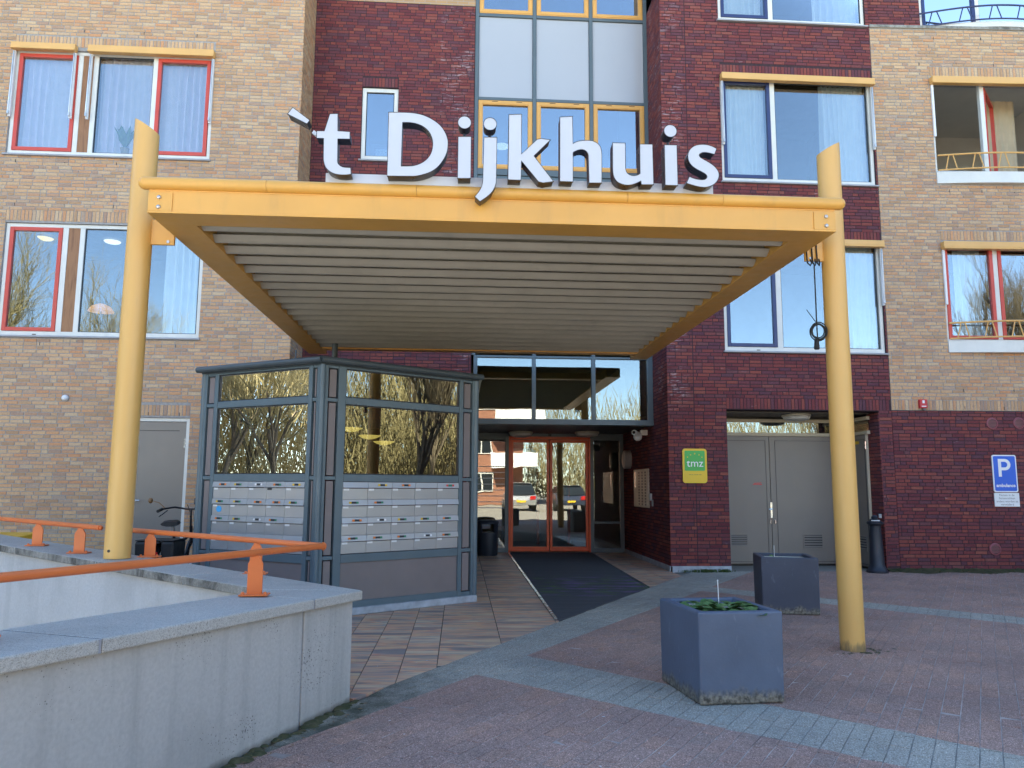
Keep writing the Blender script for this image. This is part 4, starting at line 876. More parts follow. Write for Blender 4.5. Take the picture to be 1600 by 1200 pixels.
# ------------------------------------------------------------------ sign letters on the canopy
LET = {"apostrophe": [[[-1.391,4.416],[-1.255,4.314],[-1.273,4.285],[-1.427,4.361]]],"rod": [[[-1.227,4.256],[-1.187,4.226],[-1.197,4.202],[-1.241,4.232]]],"t": [[[-1.092,4.373],[-1.032,4.377],[-1.027,4.23],[-0.93,4.226],[-0.928,4.168],[-1.025,4.166],[-1.021,3.984],[-1.016,3.956],[-0.999,3.938],[-0.969,3.925],[-0.915,3.922],[-0.909,3.872],[-0.955,3.865],[-1.008,3.866],[-1.05,3.876],[-1.086,3.897],[-1.111,3.927],[-1.124,3.962],[-1.13,4.005],[-1.133,4.166],[-1.191,4.166],[-1.19,4.224],[-1.131,4.225]]],"D": [[[-0.621,4.405],[-0.483,4.409],[-0.41,4.405],[-0.337,4.389],[-0.27,4.358],[-0.208,4.312],[-0.165,4.253],[-0.142,4.189],[-0.14,4.132],[-0.149,4.074],[-0.179,4.01],[-0.22,3.954],[-0.273,3.914],[-0.339,3.887],[-0.41,3.872],[-0.619,3.867]],[[-0.51,4.326],[-0.451,4.328],[-0.39,4.318],[-0.335,4.294],[-0.292,4.254],[-0.267,4.204],[-0.258,4.153],[-0.262,4.102],[-0.276,4.057],[-0.305,4.015],[-0.347,3.982],[-0.394,3.961],[-0.442,3.952],[-0.513,3.949]]],"i": [[[-0.053,4.217],[0.049,4.221],[0.049,3.869],[-0.053,3.866]]],"j": [[[0.157,4.22],[0.259,4.223],[0.257,3.857],[0.253,3.826],[0.239,3.787],[0.214,3.748],[0.177,3.713],[0.128,3.677],[0.089,3.714],[0.118,3.753],[0.14,3.795],[0.15,3.838],[0.152,3.9]]],"k": [[[0.36,4.423],[0.461,4.431],[0.461,4.084],[0.593,4.218],[0.697,4.218],[0.563,4.076],[0.723,3.864],[0.604,3.859],[0.461,4.034],[0.458,3.867],[0.356,3.868]]],"h": [[[0.782,4.418],[0.883,4.428],[0.886,4.188],[0.911,4.205],[0.948,4.218],[0.998,4.224],[1.048,4.221],[1.085,4.205],[1.11,4.18],[1.122,4.141],[1.125,4.09],[1.122,3.865],[1.021,3.863],[1.017,4.086],[1.013,4.112],[0.997,4.134],[0.973,4.146],[0.942,4.145],[0.911,4.133],[0.886,4.114],[0.885,3.867],[0.78,3.868]]],"u": [[[1.219,4.211],[1.322,4.212],[1.321,4.006],[1.325,3.974],[1.34,3.949],[1.365,3.935],[1.393,3.932],[1.424,3.939],[1.446,3.953],[1.447,4.208],[1.55,4.209],[1.553,3.865],[1.455,3.862],[1.451,3.894],[1.41,3.873],[1.373,3.859],[1.329,3.854],[1.292,3.861],[1.258,3.876],[1.234,3.904],[1.222,3.939],[1.218,4.003]]],"i2": [[[1.654,4.209],[1.755,4.21],[1.756,3.864],[1.654,3.864]]],"s": [[[2.091,4.192],[2.072,4.145],[2.04,4.153],[2.005,4.159],[1.972,4.157],[1.948,4.144],[1.942,4.129],[1.953,4.11],[1.985,4.091],[2.026,4.068],[2.066,4.039],[2.094,4.004],[2.105,3.972],[2.098,3.932],[2.073,3.895],[2.037,3.87],[1.99,3.857],[1.944,3.858],[1.891,3.869],[1.834,3.885],[1.858,3.939],[1.893,3.925],[1.934,3.917],[1.974,3.916],[1.998,3.926],[2.007,3.944],[1.999,3.965],[1.97,3.985],[1.924,4.008],[1.884,4.036],[1.859,4.072],[1.85,4.113],[1.858,4.156],[1.882,4.19],[1.918,4.213],[1.965,4.223],[2.012,4.222],[2.053,4.211]]],"dot_i": [-0.005,4.343,0.049],"dot_j": [0.204,4.338,0.049],"dot_i2": [1.705,4.334,0.048]}
sgn_t = thing('letter_sign', "large white box letters reading 't Dijkhuis standing along the canopy edge", 'sign', (0.3, 6.06, 3.85))
YF0, DEPTH = 6.0, 0.115
def letter_mesh(polys, y0, dep, mats=('letter_white', 'letter_side')):
    cu = bpy.data.curves.new('outline', 'CURVE'); cu.dimensions = '2D'; cu.fill_mode = 'BOTH'
    for p in polys:
        sp = cu.splines.new('POLY'); sp.points.add(len(p) - 1); sp.use_cyclic_u = True
        for i, (x, z) in enumerate(p): sp.points[i].co = (x, z, 0, 1)
    ob = bpy.data.objects.new('outline', cu); COL.objects.link(ob)
    me = bpy.data.meshes.new_from_object(ob.evaluated_get(bpy.context.evaluated_depsgraph_get()))
    mb = MB(); lip = 0.004
    mb.cur = 0; mb.add([(v.co.x, y0, v.co.y) for v in me.vertices], [tuple(p.vertices) for p in me.polygons])
    mb.cur = 1; mb.add([(v.co.x, y0 + dep, v.co.y) for v in me.vertices], [tuple(p.vertices) for p in me.polygons])
    for p in polys:
        n = len(p); mb.add([(x, y0, z) for x, z in p] + [(x, y0 + dep, z) for x, z in p], [(i, (i + 1) % n, n + (i + 1) % n, n + i) for i in range(n)])
        c = (sum(q[0] for q in p) / n, sum(q[1] for q in p) / n)         # dark trim ring round the face
        A = sum(p[i][0] * p[(i + 1) % n][1] - p[(i + 1) % n][0] * p[i][1] for i in range(n)); s_ = 1 if (A > 0) == (p is polys[0]) else -1
        out = []
        for i in range(n):
            d1 = Vector((p[i][0] - p[i - 1][0], p[i][1] - p[i - 1][1])).normalized(); d2 = Vector((p[(i + 1) % n][0] - p[i][0], p[(i + 1) % n][1] - p[i][1])).normalized()
            nn = Vector((d1.y + d2.y, -d1.x - d2.x)); nn = nn.normalized() / max(0.5, nn.length / 2) * s_; out.append((p[i][0] + nn.x * lip, p[i][1] + nn.y * lip))
        mb.add([(x, y0 - 0.002, z) for x, z in p] + [(x, y0 - 0.002, z) for x, z in out] + [(x, y0 + 0.012, z) for x, z in out], [(i, (i + 1) % n, n + (i + 1) % n, n + i) for i in range(n)] + [(n + i, n + (i + 1) % n, 2 * n + (i + 1) % n, 2 * n + i) for i in range(n)])
    bpy.data.objects.remove(ob); bpy.data.curves.remove(cu); bpy.data.meshes.remove(me)
    return mb
def smooth_poly(p, keep=0.55):                          # round the drawn curves, keep the sharp corners
    n = len(p); out = []
    for i in range(n):
        p0, p1, p2, p3 = (Vector(p[(i + k) % n]) for k in (-1, 0, 1, 2))
        c1 = (p1 - p0).normalized().dot((p2 - p1).normalized()); c2 = (p2 - p1).normalized().dot((p3 - p2).normalized())
        out.append(tuple(p1))
        if (p2 - p1).length > 0.13: continue
        if c1 > keep or c2 > keep:
            m1 = (p2 - p0) * 0.5 if c1 > keep else (p2 - p1); m2 = (p3 - p1) * 0.5 if c2 > keep else (p2 - p1)
            L = (p2 - p1).length; m1 = m1.normalized() * L; m2 = m2.normalized() * L
            for t_ in (0.33, 0.67):
                h = lambda t: ((2 * t**3 - 3 * t**2 + 1), (t**3 - 2 * t**2 + t), (-2 * t**3 + 3 * t**2), (t**3 - t**2))
                a, b, c, d = h(t_); out.append(tuple(p1 * a + m1 * b + p2 * c + m2 * d))
    return out
for key, pol in LET.items():
    if key == 'rod': continue
    if key.startswith('dot'):
        x, z, r_ = pol; r_ = 0.052
        pol = [[(x + r_ * math.cos(2 * math.pi * k / 28), z + r_ * math.sin(2 * math.pi * k / 28)) for k in range(28)]]
        mb = letter_mesh(pol, YF0, DEPTH); o = mb.build('letter_dot', ['letter_white', 'letter_side'], sgn_t)
        mb = MB(); mb.tube([(x, YF0 + 0.09, z - 0.06), (x, YF0 + 0.09, z - 0.13)], 0.012, 8); mb.build('dot_stem', 'letter_side', sgn_t)
    else:
        pol = [smooth_poly([tuple(q) for q in p]) for p in pol]
        o = letter_mesh(pol, YF0, DEPTH).build('letter' if key != 'apostrophe' else 'apostrophe', ['letter_white', 'letter_side'], sgn_t)
        o['label'] = {'apostrophe': 'slanted white apostrophe bar'}.get(key, 'white letter ' + key[0])
mb = MB(); p = LET['rod'][0]; mb.add([(x, 6.05, z) for x, z in p] + [(x, 6.08, z) for x, z in p], [(0, 1, 2, 3), (7, 6, 5, 4), (0, 4, 5, 1), (1, 5, 6, 2), (2, 6, 7, 3), (3, 7, 4, 0)]); mb.build('apostrophe_bracket', 'letter_white', sgn_t)
mb = MB(); mb.box(-1.13, 2.095, 6.122, 6.16, 3.845, 3.925); mb.build('base_rail', 'letter_white', sgn_t, bevel=0.002)
for x in (-0.95, -0.2, 0.6, 1.4, 2.0):
    mb = MB(); mb.box(x - 0.02, x + 0.02, 6.16, 6.2, 3.75, 3.92); mb.build('rail_post', 'galvanised', sgn_t)

# ------------------------------------------------------------------ glazed entrance bay with letterboxes
bay = thing('glazed_entrance_bay', 'angled grey glazed entrance bay with two walls of steel letterboxes', 'entrance bay', (-1.5, 9.6, 0))
KL, KC, KR = Vector((-3.09, 9.41, 0)), Vector((-1.51, 8.44, 0)), Vector((0.205, 9.66, 0))
def fframe(a, b):
    u = (b - a).normalized(); return Frame(a, u, (u.y, -u.x, 0)), (b - a).length
FL, LLn = fframe(KL, KC); FRt, RLn = fframe(KC, KR)
def bay_face(fr, L, w0, w1, p0, p1, labels):
    e = 0.002
    mb = MB()
    for a, b in ((0.028, 0.075), (0.20, w0), (w1, w1 + 0.055), (L - 0.075, L - 0.028)): fr.box(mb, a, b, -0.08, 0.0, 0.08, 2.70)
    for z0, z1 in ((0.08, 0.15), (0.56, 0.65), (1.432, 1.512), (2.285, 2.36), (2.68, 2.70)): fr.box(mb, w0 + e, w1 - e, -0.07, -0.003, z0, z1)
    for z0, z1 in ((0.08, 0.13), (0.60, 0.64), (1.45, 1.49), (2.30, 2.34), (2.67, 2.70)):
        fr.box(mb, 0.075 + e, 0.20 - e, -0.07, -0.006, z0, z1); fr.box(mb, w1 + 0.055 + e, L - 0.075 - e, -0.07, -0.006, z0, z1)
    f_ = mb.build('frame', 'blue_grey_frame', bay, bevel=0.004)
    for a, b in ((0.077, 0.198), (w1 + 0.057, L - 0.077)):
        for z0, z1 in ((0.13, 0.60), (0.64, 1.45), (1.49, 2.30), (2.34, 2.67)):
            mb = MB(); fr.box(mb, a + 0.02, b - 0.02, -0.05, -0.018, z0 + 0.012, z1 - 0.012); mb.build('infill_panel', 'taupe_panel', bay)
    pane(fr, w0, w1, -0.03, 1.512, 2.285, bay, 'tinted_glass'); pane(fr, w0, w1, -0.03, 2.36, 2.68, bay, 'tinted_glass')
    for z0, z1 in ((1.512, 2.285), (2.36, 2.68)):
        mb = MB(); fr.frame(mb, w0, w1, -0.05, -0.016, z0, z1, 0.012); mb.build('glazing_bead', 'black_plastic', bay)
    mb = MB(); fr.box(mb, w0, w1, -0.05, -0.022, 0.15, 0.56); mb.build('lower_panel', 'taupe_panel', bay)
    mb = MB(); fr.box(mb, 0.02, L + 0.01, -0.1, 0.03, 0.0, 0.082); mb.build('plinth', 'lead_flashing', bay, bevel=0.012)
    # letterboxes: 5 columns, 4 rows
    W, H = (w1 - w0) / 5, (1.428 - 0.655) / 4
    for r_ in range(4):
        for c in range(5):
            a, b = w0 + c * W + 0.0015, w0 + (c + 1) * W - 0.0015; zt = 1.428 - r_ * H; zb = zt - H + 0.002; ft = zt - 0.062
            bx = MB(); fr.box(bx, a, b, -0.05, -0.010, zb, ft - 0.0075); bx = bx.build('letterbox', 'mailbox_steel', bay, bevel=0.0015)
            tl = random.uniform(0, 0.004); fp = MB(); fp.hexa([fr.P(a, -0.04, ft), fr.P(b, -0.04, ft), fr.P(b, 0.004 + tl, ft), fr.P(a, 0.004 + tl, ft), fr.P(a, -0.04, zt), fr.P(b, -0.04, zt), fr.P(b, -0.004, zt), fr.P(a, -0.004, zt)]); fp.build('flap', 'mailbox_steel', bx, bevel=0.0015)
            lb = MB(); fr.box(lb, a + 0.012, a + 0.078, -0.010, -0.0085, ft - 0.030, ft - 0.008)
            lb.build('name_label', 'label_white' if labels[r_][c] != 'K' else 'tag_black', bx)
            cd = labels[r_][c]
            if cd in '.': continue
            a0 = a + (0.07 if cd in 'og' else 0.11) * W / 0.28; s1 = a0 + 0.115; zc = (zt + ft) / 2
            cols_ = {'o': ('tag_orange', 'tag_black', 'tag_green'), 'g': ('tag_yellow', 'tag_black', 'tag_green'), 'O': ('tag_orange', 'tag_black', 'tag_orange'), 'w': ('label_white', 'tag_black', 'label_white'), 'K': ('tag_orange', 'tag_black', 'tag_green'), 'y': ('tag_yellow', 'tag_black', 'tag_yellow'), 'r': ('tag_red', 'tag_green', 'tag_red')}[cd]
            sm = MB()
            for q, (f0, f1) in enumerate(((0, 0.24), (0.24, 0.76), (0.76, 1))): sm.cur = q; P = [fr.P(a0 + (s1 - a0) * f, d_, z) for z, d_ in ((zc - 0.011, 0.0055 + tl), (zc + 0.011, 0.003 + tl)) for f in (f0, f1)]; sm.add([P[0], P[1], P[3], P[2]], [(0, 1, 2, 3)])
            sm.build('sticker', list(cols_), bx)
bay_face(FL, LLn, 0.258, 1.66, 0, 0, ['OgwKy', 'ggOOg', 'ogwo.', '.....'])
bay_face(FRt, RLn, 0.29, 1.835, 0, 0, ['.yO.r', 'go...', 'Owggo', 'ooowo'.replace('w', 'w')])
for p_ in (KC + Vector((0, 0.012, 0)), KR + Vector((-0.02, 0.0, 0)), KL + Vector((0.02, 0.01, 0))):
    mb = MB(); mb.tube([p_ + Vector((0, 0, 0.08)), p_ + Vector((0, 0, 2.7))], 0.035, 12); mb.build('corner_post', 'blue_grey_frame', bay, smooth=True)
rp = [(-3.15, 9.37), (-1.51, 8.37), (0.265, 9.63), (0.265, 13.85), (-3.15, 13.0)]
mb = MB(); ins = [(-3.11, 9.40), (-1.51, 8.42), (0.225, 9.655), (0.225, 13.84), (-3.11, 12.95)]
mb.prism(ins, 2.70, 2.715); mb.prism(ins, 2.715, 2.75, rp); mb.prism(rp, 2.75, 2.785, ins); mb.build('roof', 'roof_grey', bay, bevel=0.006)
mb = MB()
for a, b in zip(rp[:3], rp[1:3]): mb.tube([(a[0], a[1], 2.748), (b[0], b[1], 2.748)], 0.036, 12)
mb.build('gutter', 'roof_grey', bay, smooth=True)
mb = MB(); mb.prism([(-3.05, 9.45), (-1.51, 8.5), (0.16, 9.7), (0.16, 16.5), (-3.05, 12.95)], 0.003, 0.02); mb.build('inner_floor', 'interior_warm', bay)
mb = MB(); mb.box(0.13, 0.17, 9.75, 13.9, 0.02, 0.6); mb.box(0.13, 0.17, 9.75, 13.9, 2.4, 2.7); mb.box(-3.07, -3.03, 9.5, 12.94, 0.02, 2.7); mb.build('side_wall', 'blue_grey_frame', bay)
mb = MB(); mb.box(0.145, 0.152, 9.75, 13.9, 0.6, 2.4); mb.build('pane', 'tinted_glass', bay)
mb = MB(); mb.box(-2.85, 0.12, 14.6, 14.75, 0.02, 2.7); mb.build('inner_wall', 'brick_red', bay)
curtain(FL, 0.32, 0.50, -0.35, 0.3, 2.66, B_, bay, 0.08, 0.03); curtain(FL, 0.62, 0.8, -0.45, 0.3, 2.66, W_, bay, 0.08, 0.03)
for i, (x, y, z) in enumerate(((-1.38, 9.8, 2.10), (-1.2, 10.3, 2.04), (-1.06, 10.8, 1.99))):
    t_ = thing('pendant_lamp', ['shallow dish lamp glowing yellow in the bay window, nearest of three', 'shallow dish lamp glowing yellow in the bay window, middle of three', 'shallow dish lamp glowing yellow in the bay window, farthest of three'][i], 'lamp', (x, y, z), 'dish lamps hanging in the glazed bay')
    mb = MB(); mb.lathe([(0.03, -0.045), (0.09, -0.03), (0.145, 0.0), (0.148, 0.006)], (x, y, z), 24); mb.build('lamp_shade', 'lamp_glow', t_, smooth=True)
    mb = MB(); mb.tube([(x, y, z + 0.006), (x, y, 2.70)], 0.006, 6); mb.build('cord', 'black_plastic', t_)

# lamps of the upper room on the left
for i, (x, y, z, m_, lb) in enumerate(((-6.62, 14.6, 5.93, 'lamp_white', 'flat white lamp on the ceiling behind the wide left window'), (-7.75, 14.4, 5.90, 'lamp_glow', 'small yellow lamp behind the red framed lower left window'))):
    mb = MB(); mb.lathe([(0.04, -0.03), (0.13, -0.02), (0.15, 0.0)], (x, y, z), 18); tag(mb.build('ceiling_lamp', m_, smooth=True), lb, 'lamp')
t_ = thing('table_lamp', 'orange lit lamp shade low behind the wide left window', 'lamp', (-6.55, 14.2, 4.25))
mb = MB(); mb.lathe([(0.22, 0.24), (0.16, 0.33), (0.05, 0.38)], (-6.55, 14.2, 4.25), 18); mb.build('lamp_shade', 'lamp_orange', t_, smooth=True)
mb = MB(); mb.lathe([(0.08, -1.0), (0.02, -0.95), (0.015, 0.24)], (-6.55, 14.2, 4.25), 10); mb.build('lamp_base', 'furniture_wood', t_, smooth=True)

# ------------------------------------------------------------------ door mat, bin, lamps and fittings of the porch
mt = thing('entrance_mat', 'long dark ribbed entrance mat leading to the red doors', 'mat', (1.9, 12.5, 0))
reg = [(1.05, 7.8), (2.60, 7.8), (2.78, 16.52), (1.05, 16.52)]; reg = clip(reg, *neg(right_of_T))
mb = MB(); mb.prism(reg, -0.012, 0.002); mb.build('mat_base', 'rubber', mt)
mb = MB(); y = 8.0
while y < 16.5:
    q = clip(clip(reg, 0, 1, y), 0, -1, -(y + 0.046))
    if len(q) > 2: mb.prism(q, 0.002, 0.0095 + random.uniform(-0.001, 0.001))
    y += 0.062
tag(mb.build('mat_ribs', 'mat_carpet', mt), kind='stuff')
mb = MB(); mb.hexa([(1.015, 8.28, 0), (1.047, 8.33, 0), (1.047, 16.5, 0), (1.015, 16.5, 0), (1.015, 8.28, 0.012), (1.047, 8.33, 0.012), (1.047, 16.5, 0.012), (1.015, 16.5, 0.012)]); mb.build('edge_trim', 'bright_steel', mt)
mb = MB(); mb.hexa([(2.605, 10.83, 0), (2.625, 10.86, 0), (2.81, 16.5, 0), (2.785, 16.5, 0), (2.605, 10.83, 0.01), (2.625, 10.86, 0.01), (2.81, 16.5, 0.01), (2.785, 16.5, 0.01)]); mb.build('edge_trim', 'black_plastic', mt)
bn = thing('litter_bin', 'dark round litter bin standing left of the red doors', 'bin', (0.575, 15.95, 0))
mb = MB(); mb.lathe([(0.19, 0.0), (0.205, 0.03), (0.21, 0.45), (0.215, 0.455)], (0.575, 15.95, 0), 28); mb.build('body', 'bin_plastic', bn, smooth=True)
mb = MB()
for k in range(28):
    a, b = 2 * math.pi * k / 28, 2 * math.pi * (k + 1) / 28; ac = (a + b) / 2
    if abs(math.sin(ac)) > 0.75: continue
    mb.hexa([(0.575 + r_ * math.cos(t_), 15.95 + r_ * math.sin(t_), z) for z in (0.455, 0.63) for (r_, t_) in ((0.18, a), (0.213, a), (0.213, b), (0.18, b))])
mb.build('hood_side', 'bin_plastic', bn)
mb = MB(); mb.lathe([(0.218, 0.63), (0.222, 0.66), (0.19, 0.70), (0.06, 0.715)], (0.575, 15.95, 0), 28); mb.build('lid', 'bin_plastic', bn, smooth=True)
mb = MB(); mb.lathe([(0.16, 0.44), (0.16, 0.46)], (0.575, 15.95, 0), 20); mb.build('liner', 'black_plastic', bn)
def bulkhead(x, y, z, lab, grp=None):
    t_ = thing('ceiling_light', lab, 'lamp', (x, y, z), grp)
    mb = MB(); mb.lathe([(0.25, 0.0), (0.255, -0.03), (0.24, -0.045)], (x, y, z), 28); mb.build('rim', 'bronze_steel', t_, smooth=True)
    mb = MB(); mb.lathe([(0.238, -0.045), (0.22, -0.085), (0.15, -0.11), (0.04, -0.118)], (x, y, z), 28); mb.build('diffuser', 'lamp_diffuser', t_, smooth=True)
bulkhead(1.25, 16.1, 2.519, 'round ceiling light above the left sliding door leaf', 'round lights on the porch ceiling'); bulkhead(2.615, 15.9, 2.519, 'round ceiling light above the right sliding door leaf', 'round lights on the porch ceiling')
bulkhead(6.05, 13.55, 2.699, 'round ceiling light above the grey service doors')
t_ = thing('wall_light', 'round grey drum light on the dark side wall beside the entrance', 'lamp', (3.53, 15.95, 1.95))
mb = MB(); mb.lathe([(0.185, 0.0), (0.19, -0.02), (0.19, -0.13), (0.18, -0.14)], (3.53, 15.95, 1.95), 30, 'X'); mb.build('housing', 'sill_grey', t_, smooth=True)
mb = MB(); mb.lathe([(0.178, -0.138), (0.15, -0.15), (0.02, -0.155)], (3.53, 15.95, 1.95), 30, 'X'); mb.build('diffuser', 'lamp_diffuser', t_, smooth=True)
t_ = thing('intercom_panel', 'large metal intercom panel with rows of bells on the porch side wall', 'intercom', (3.53, 14.95, 1.0))
FI = Frame((3.523, 0, 0), (0, 1, 0), (-1, 0, 0))
mb = MB(); FI.box(mb, 14.33, 15.57, -0.01, 0.014, 1.0, 1.73); mb.build('plate', 'bronze_steel', t_, bevel=0.003)
mb = MB(); FI.box(mb, 15.36, 15.46, 0.0145, 0.03, 1.38, 1.69); mb.build('speaker', 'bright_steel', t_)
for c in range(7):
    for r_ in range(12):
        mb = MB(); FI.box(mb, 14.40 + c * 0.13, 14.49 + c * 0.13, 0.0145, 0.02, 1.04 + r_ * 0.055, 1.075 + r_ * 0.055); mb.build('bell_button', 'letter_side' if c % 2 else 'bronze_steel', t_)
mb = MB(); FI.box(mb, 14.14, 14.24, 0.0, 0.02, 1.14, 1.27); tag(mb.build('paper_notice', 'label_white'), 'small white notice on the wall beside the intercom panel', 'notice')
mb = MB(); FI.box(mb, 14.04, 14.10, 0.0, 0.02, 1.04, 1.16); tag(mb.build('key_switch', 'sill_grey'), 'small grey key switch low beside the intercom panel', 'switch')
t_ = thing('security_camera', 'white security camera under the transom on the porch side wall', 'camera', (3.53, 14.45, 2.38))
mb = MB(); mb.box(3.40, 3.53, 14.40, 14.52, 2.36, 2.46); mb.build('mount', 'sign_white', t_, bevel=0.01)
mb = MB(); mb.lathe([(0.03, 0.09), (0.075, 0.06), (0.085, 0.0), (0.07, -0.05), (0.03, -0.08)], (3.34, 14.42, 2.33), 18); mb.build('dome', 'sign_white', t_, smooth=True)
mb = MB(); mb.tube([(3.36, 14.4, 2.36), (3.23, 14.25, 2.40)], 0.05, 14); mb.build('camera_head', 'sign_white', t_, smooth=True)
mb = MB(); mb.tube([(3.229, 14.249, 2.40), (3.225, 14.245, 2.401)], 0.03, 14); mb.build('lens', 'black_plastic', t_)

# ------------------------------------------------------------------ signs, vents and boxes on the walls
def rrect(u0, u1, z0, z1, r_, n=5):
    p = []
    for cx, cz, a0 in ((u1 - r_, z1 - r_, 0), (u0 + r_, z1 - r_, 90), (u0 + r_, z0 + r_, 180), (u1 - r_, z0 + r_, 270)):
        for k in range(n + 1): a = R(a0 + 90 * k / n); p.append((cx + r_ * math.cos(a), cz + r_ * math.sin(a)))
    return p
def plate(fr, poly, d0, d1, name, mat, root):
    mb = MB(); n = len(poly); mb.add([fr.P(u, d1, z) for u, z in poly] + [fr.P(u, d0, z) for u, z in poly], [tuple(range(n)), tuple(range(2 * n - 1, n - 1, -1))] + [(i, n + i, n + (i + 1) % n, (i + 1) % n) for i in range(n)]); return mb.build(name, mat, root)
plate(FL, [(0.37 + 0.042 * math.cos(k * 0.4488), 1.115 + 0.036 * math.sin(k * 0.4488)) for k in range(14)], -0.0095, -0.0065, 'round_sticker', 'tag_blue', bay)
t_ = thing('company_sign', 'yellow rounded plaque with green square and white letters tmz on the dark red pillar', 'sign', FM.P(3.965, 0, 1.46))
plate(FM, rrect(3.755, 4.175, 1.46, 2.04, 0.05), 0.004, 0.03, 'sign_plate', 'sign_yellow', t_)
plate(FM, rrect(3.79, 4.14, 1.665, 2.005, 0.02), 0.03, 0.0325, 'sign_field', 'sign_green', t_)
text_mb('tmz', 0.185, lambda x, y, k: FM.P(3.968 + x * 1.02, 0.034, 1.735 + y)).build('lettering', 'sign_white', t_)
mb = MB()
for du, z, q in ((-0.125, 1.895, 0.013), (-0.07, 1.935, 0.014), (0.0, 1.955, 0.017), (0.075, 1.935, 0.014), (0.125, 1.895, 0.013)):
    c = (3.965 + du, z); mb.add([FM.P(c[0] + (q if k % 2 == 0 else q * 0.45) * math.sin(k * math.pi / 5), 0.034, c[1] + (q if k % 2 == 0 else q * 0.45) * math.cos(k * math.pi / 5)) for k in range(10)], [tuple(range(10))])
mb.build('star', 'sign_yellow', t_)
mb = MB()
for a, b in ((3.86, 3.875), (3.88, 3.905), (3.915, 3.935), (3.95, 3.965), (3.97, 3.99), (3.995, 4.02), (4.03, 4.045), (4.05, 4.075)): FM.box(mb, a, b, 0.03, 0.0312, 1.595, 1.605)
mb.build('small_print', 'sign_dull_ink', t_)
t_ = thing('parking_sign', 'blue parking sign with white P and the word ambulance on the brick wall', 'sign', FWg.P(1.91, 0, 1.33))
plate(FWg, rrect(1.70, 2.125, 1.335, 1.975, 0.035), 0.006, 0.022, 'sign_plate', 'sign_white', t_)
plate(FWg, rrect(1.72, 2.105, 1.355, 1.955, 0.025), 0.022, 0.024, 'sign_field', 'sign_blue', t_)
mb = MB(); fs = lambda u, z: FWg.P(u, 0.0255, z)
u0_, z0_ = 1.80, 1.60
sh = [(0, 0), (0.055, 0), (0.055, 0.11), (0.12, 0.11)] + [(0.12 + 0.098 * math.sin(R(a)), 0.208 - 0.098 * math.cos(R(a))) for a in range(15, 180, 15)] + [(0.12, 0.306), (0, 0.306)]
hole = [(0.055, 0.16)] + [(0.115, 0.16)] + [(0.115 + 0.048 * math.sin(R(a)), 0.208 - 0.048 * math.cos(R(a))) for a in range(20, 180, 20)] + [(0.115, 0.256), (0.055, 0.256)]
lm = letter_mesh([sh, hole], 0, 0.001)
mb.add([fs(u0_ + v[0], z0_ + v[2]) for v in lm.v[:0]], [])
nf = [i for i, m_ in enumerate(lm.mi) if m_ == 0]; used = max(max(lm.f[i]) for i in nf) + 1
mb.add([fs(u0_ + v[0], z0_ + v[2]) for v in lm.v[:used]], [lm.f[i] for i in nf]); mb.build('letter_p', 'sign_white', t_)
text_mb('ambulance', 0.078, lambda x, y, k: FWg.P(1.912 + x, 0.0255, 1.425 + y), bold=0.0022).build('lettering', 'sign_white', t_)
t_ = thing('notice_sign', 'small white notice plate with four lines of text under the blue parking sign', 'sign', FWg.P(1.91, 0, 1.09))
mb = MB(); FWg.box(mb, 1.70, 2.135, 0.006, 0.018, 1.09, 1.322); mb.build('sign_plate', 'sign_white', t_)
mb = MB()
for k, s_ in enumerate(('Fietsen in de', 'fietsenrekken', 'anders worden ze', 'verwijderd')): text_mb(s_, 0.052, lambda x, y, q: FWg.P(1.918 + x * 1.0, 0.0192, 1.268 - k * 0.053 + y), mb)
mb.build('lettering', 'sign_grey_ink', t_)
for i, (u, z, lb) in enumerate(((1.76, 2.52, 'round maroon wall vent above the parking sign, the left one of two'), (2.235, 2.53, 'round maroon wall vent at the right edge above the parking sign'), (1.65, 0.37, 'round maroon wall vent low on the wall below the parking sign'))):
    t_ = thing('wall_vent', lb, 'vent', FWg.P(u, 0, z), 'round vents in the dark red wall')
    mb = MB(); c = FWg.P(u, 0.006, z); n = 26
    for r0_, r1_, d0_, d1_ in ((0.078, 0.10, 0.02, 0.014), (0.10, 0.104, 0.014, 0.0)):
        mb.add([FWg.P(u + rr_ * math.cos(2 * math.pi * k / n), 0.006 + dd_, z + rr_ * math.sin(2 * math.pi * k / n)) for rr_, dd_ in ((r0_, d0_), (r1_, d1_)) for k in range(n)], [(k, (k + 1) % n, n + (k + 1) % n, n + k) for k in range(n)])
    mb.build('rim', 'vent_maroon', t_)
    plate(FWg, [(u + 0.08 * math.cos(2 * math.pi * k / n), z + 0.08 * math.sin(2 * math.pi * k / n)) for k in range(n)], 0.0, 0.009, 'back_plate', 'soffit_dark', t_)
    for k in range(6):
        zz = -0.06 + k * 0.024; hw = math.sqrt(0.078 ** 2 - zz ** 2); mb = MB(); FWg.box(mb, u - hw, u + hw, 0.010, 0.022, z + zz - 0.005, z + zz + 0.007); mb.build('slat', 'vent_maroon', t_)
t_ = thing('alarm_box', 'small red alarm box with white label at the bottom of the yellow wall', 'alarm', FWg.P(0.545, 0, 2.76))
mb = MB(); FWg.box(mb, 0.475, 0.605, 0.005, 0.075, 2.775, 2.93); mb.build('housing', 'alarm_red', t_, bevel=0.008)
mb = MB(); FWg.box(mb, 0.515, 0.555, 0.0755, 0.077, 2.86, 2.91); FWg.box(mb, 0.50, 0.58, 0.0755, 0.077, 2.80, 2.815); mb.build('label', 'sign_white', t_)
mb = MB(); mb.lathe([(0.02, -0.03), (0.028, 0.0)], FWg.P(0.56, 0.04, 2.773), 12); FWg.box(mb, 0.605, 0.625, 0.02, 0.05, 2.84, 2.86); mb.build('sounder', 'sign_grey_ink', t_)
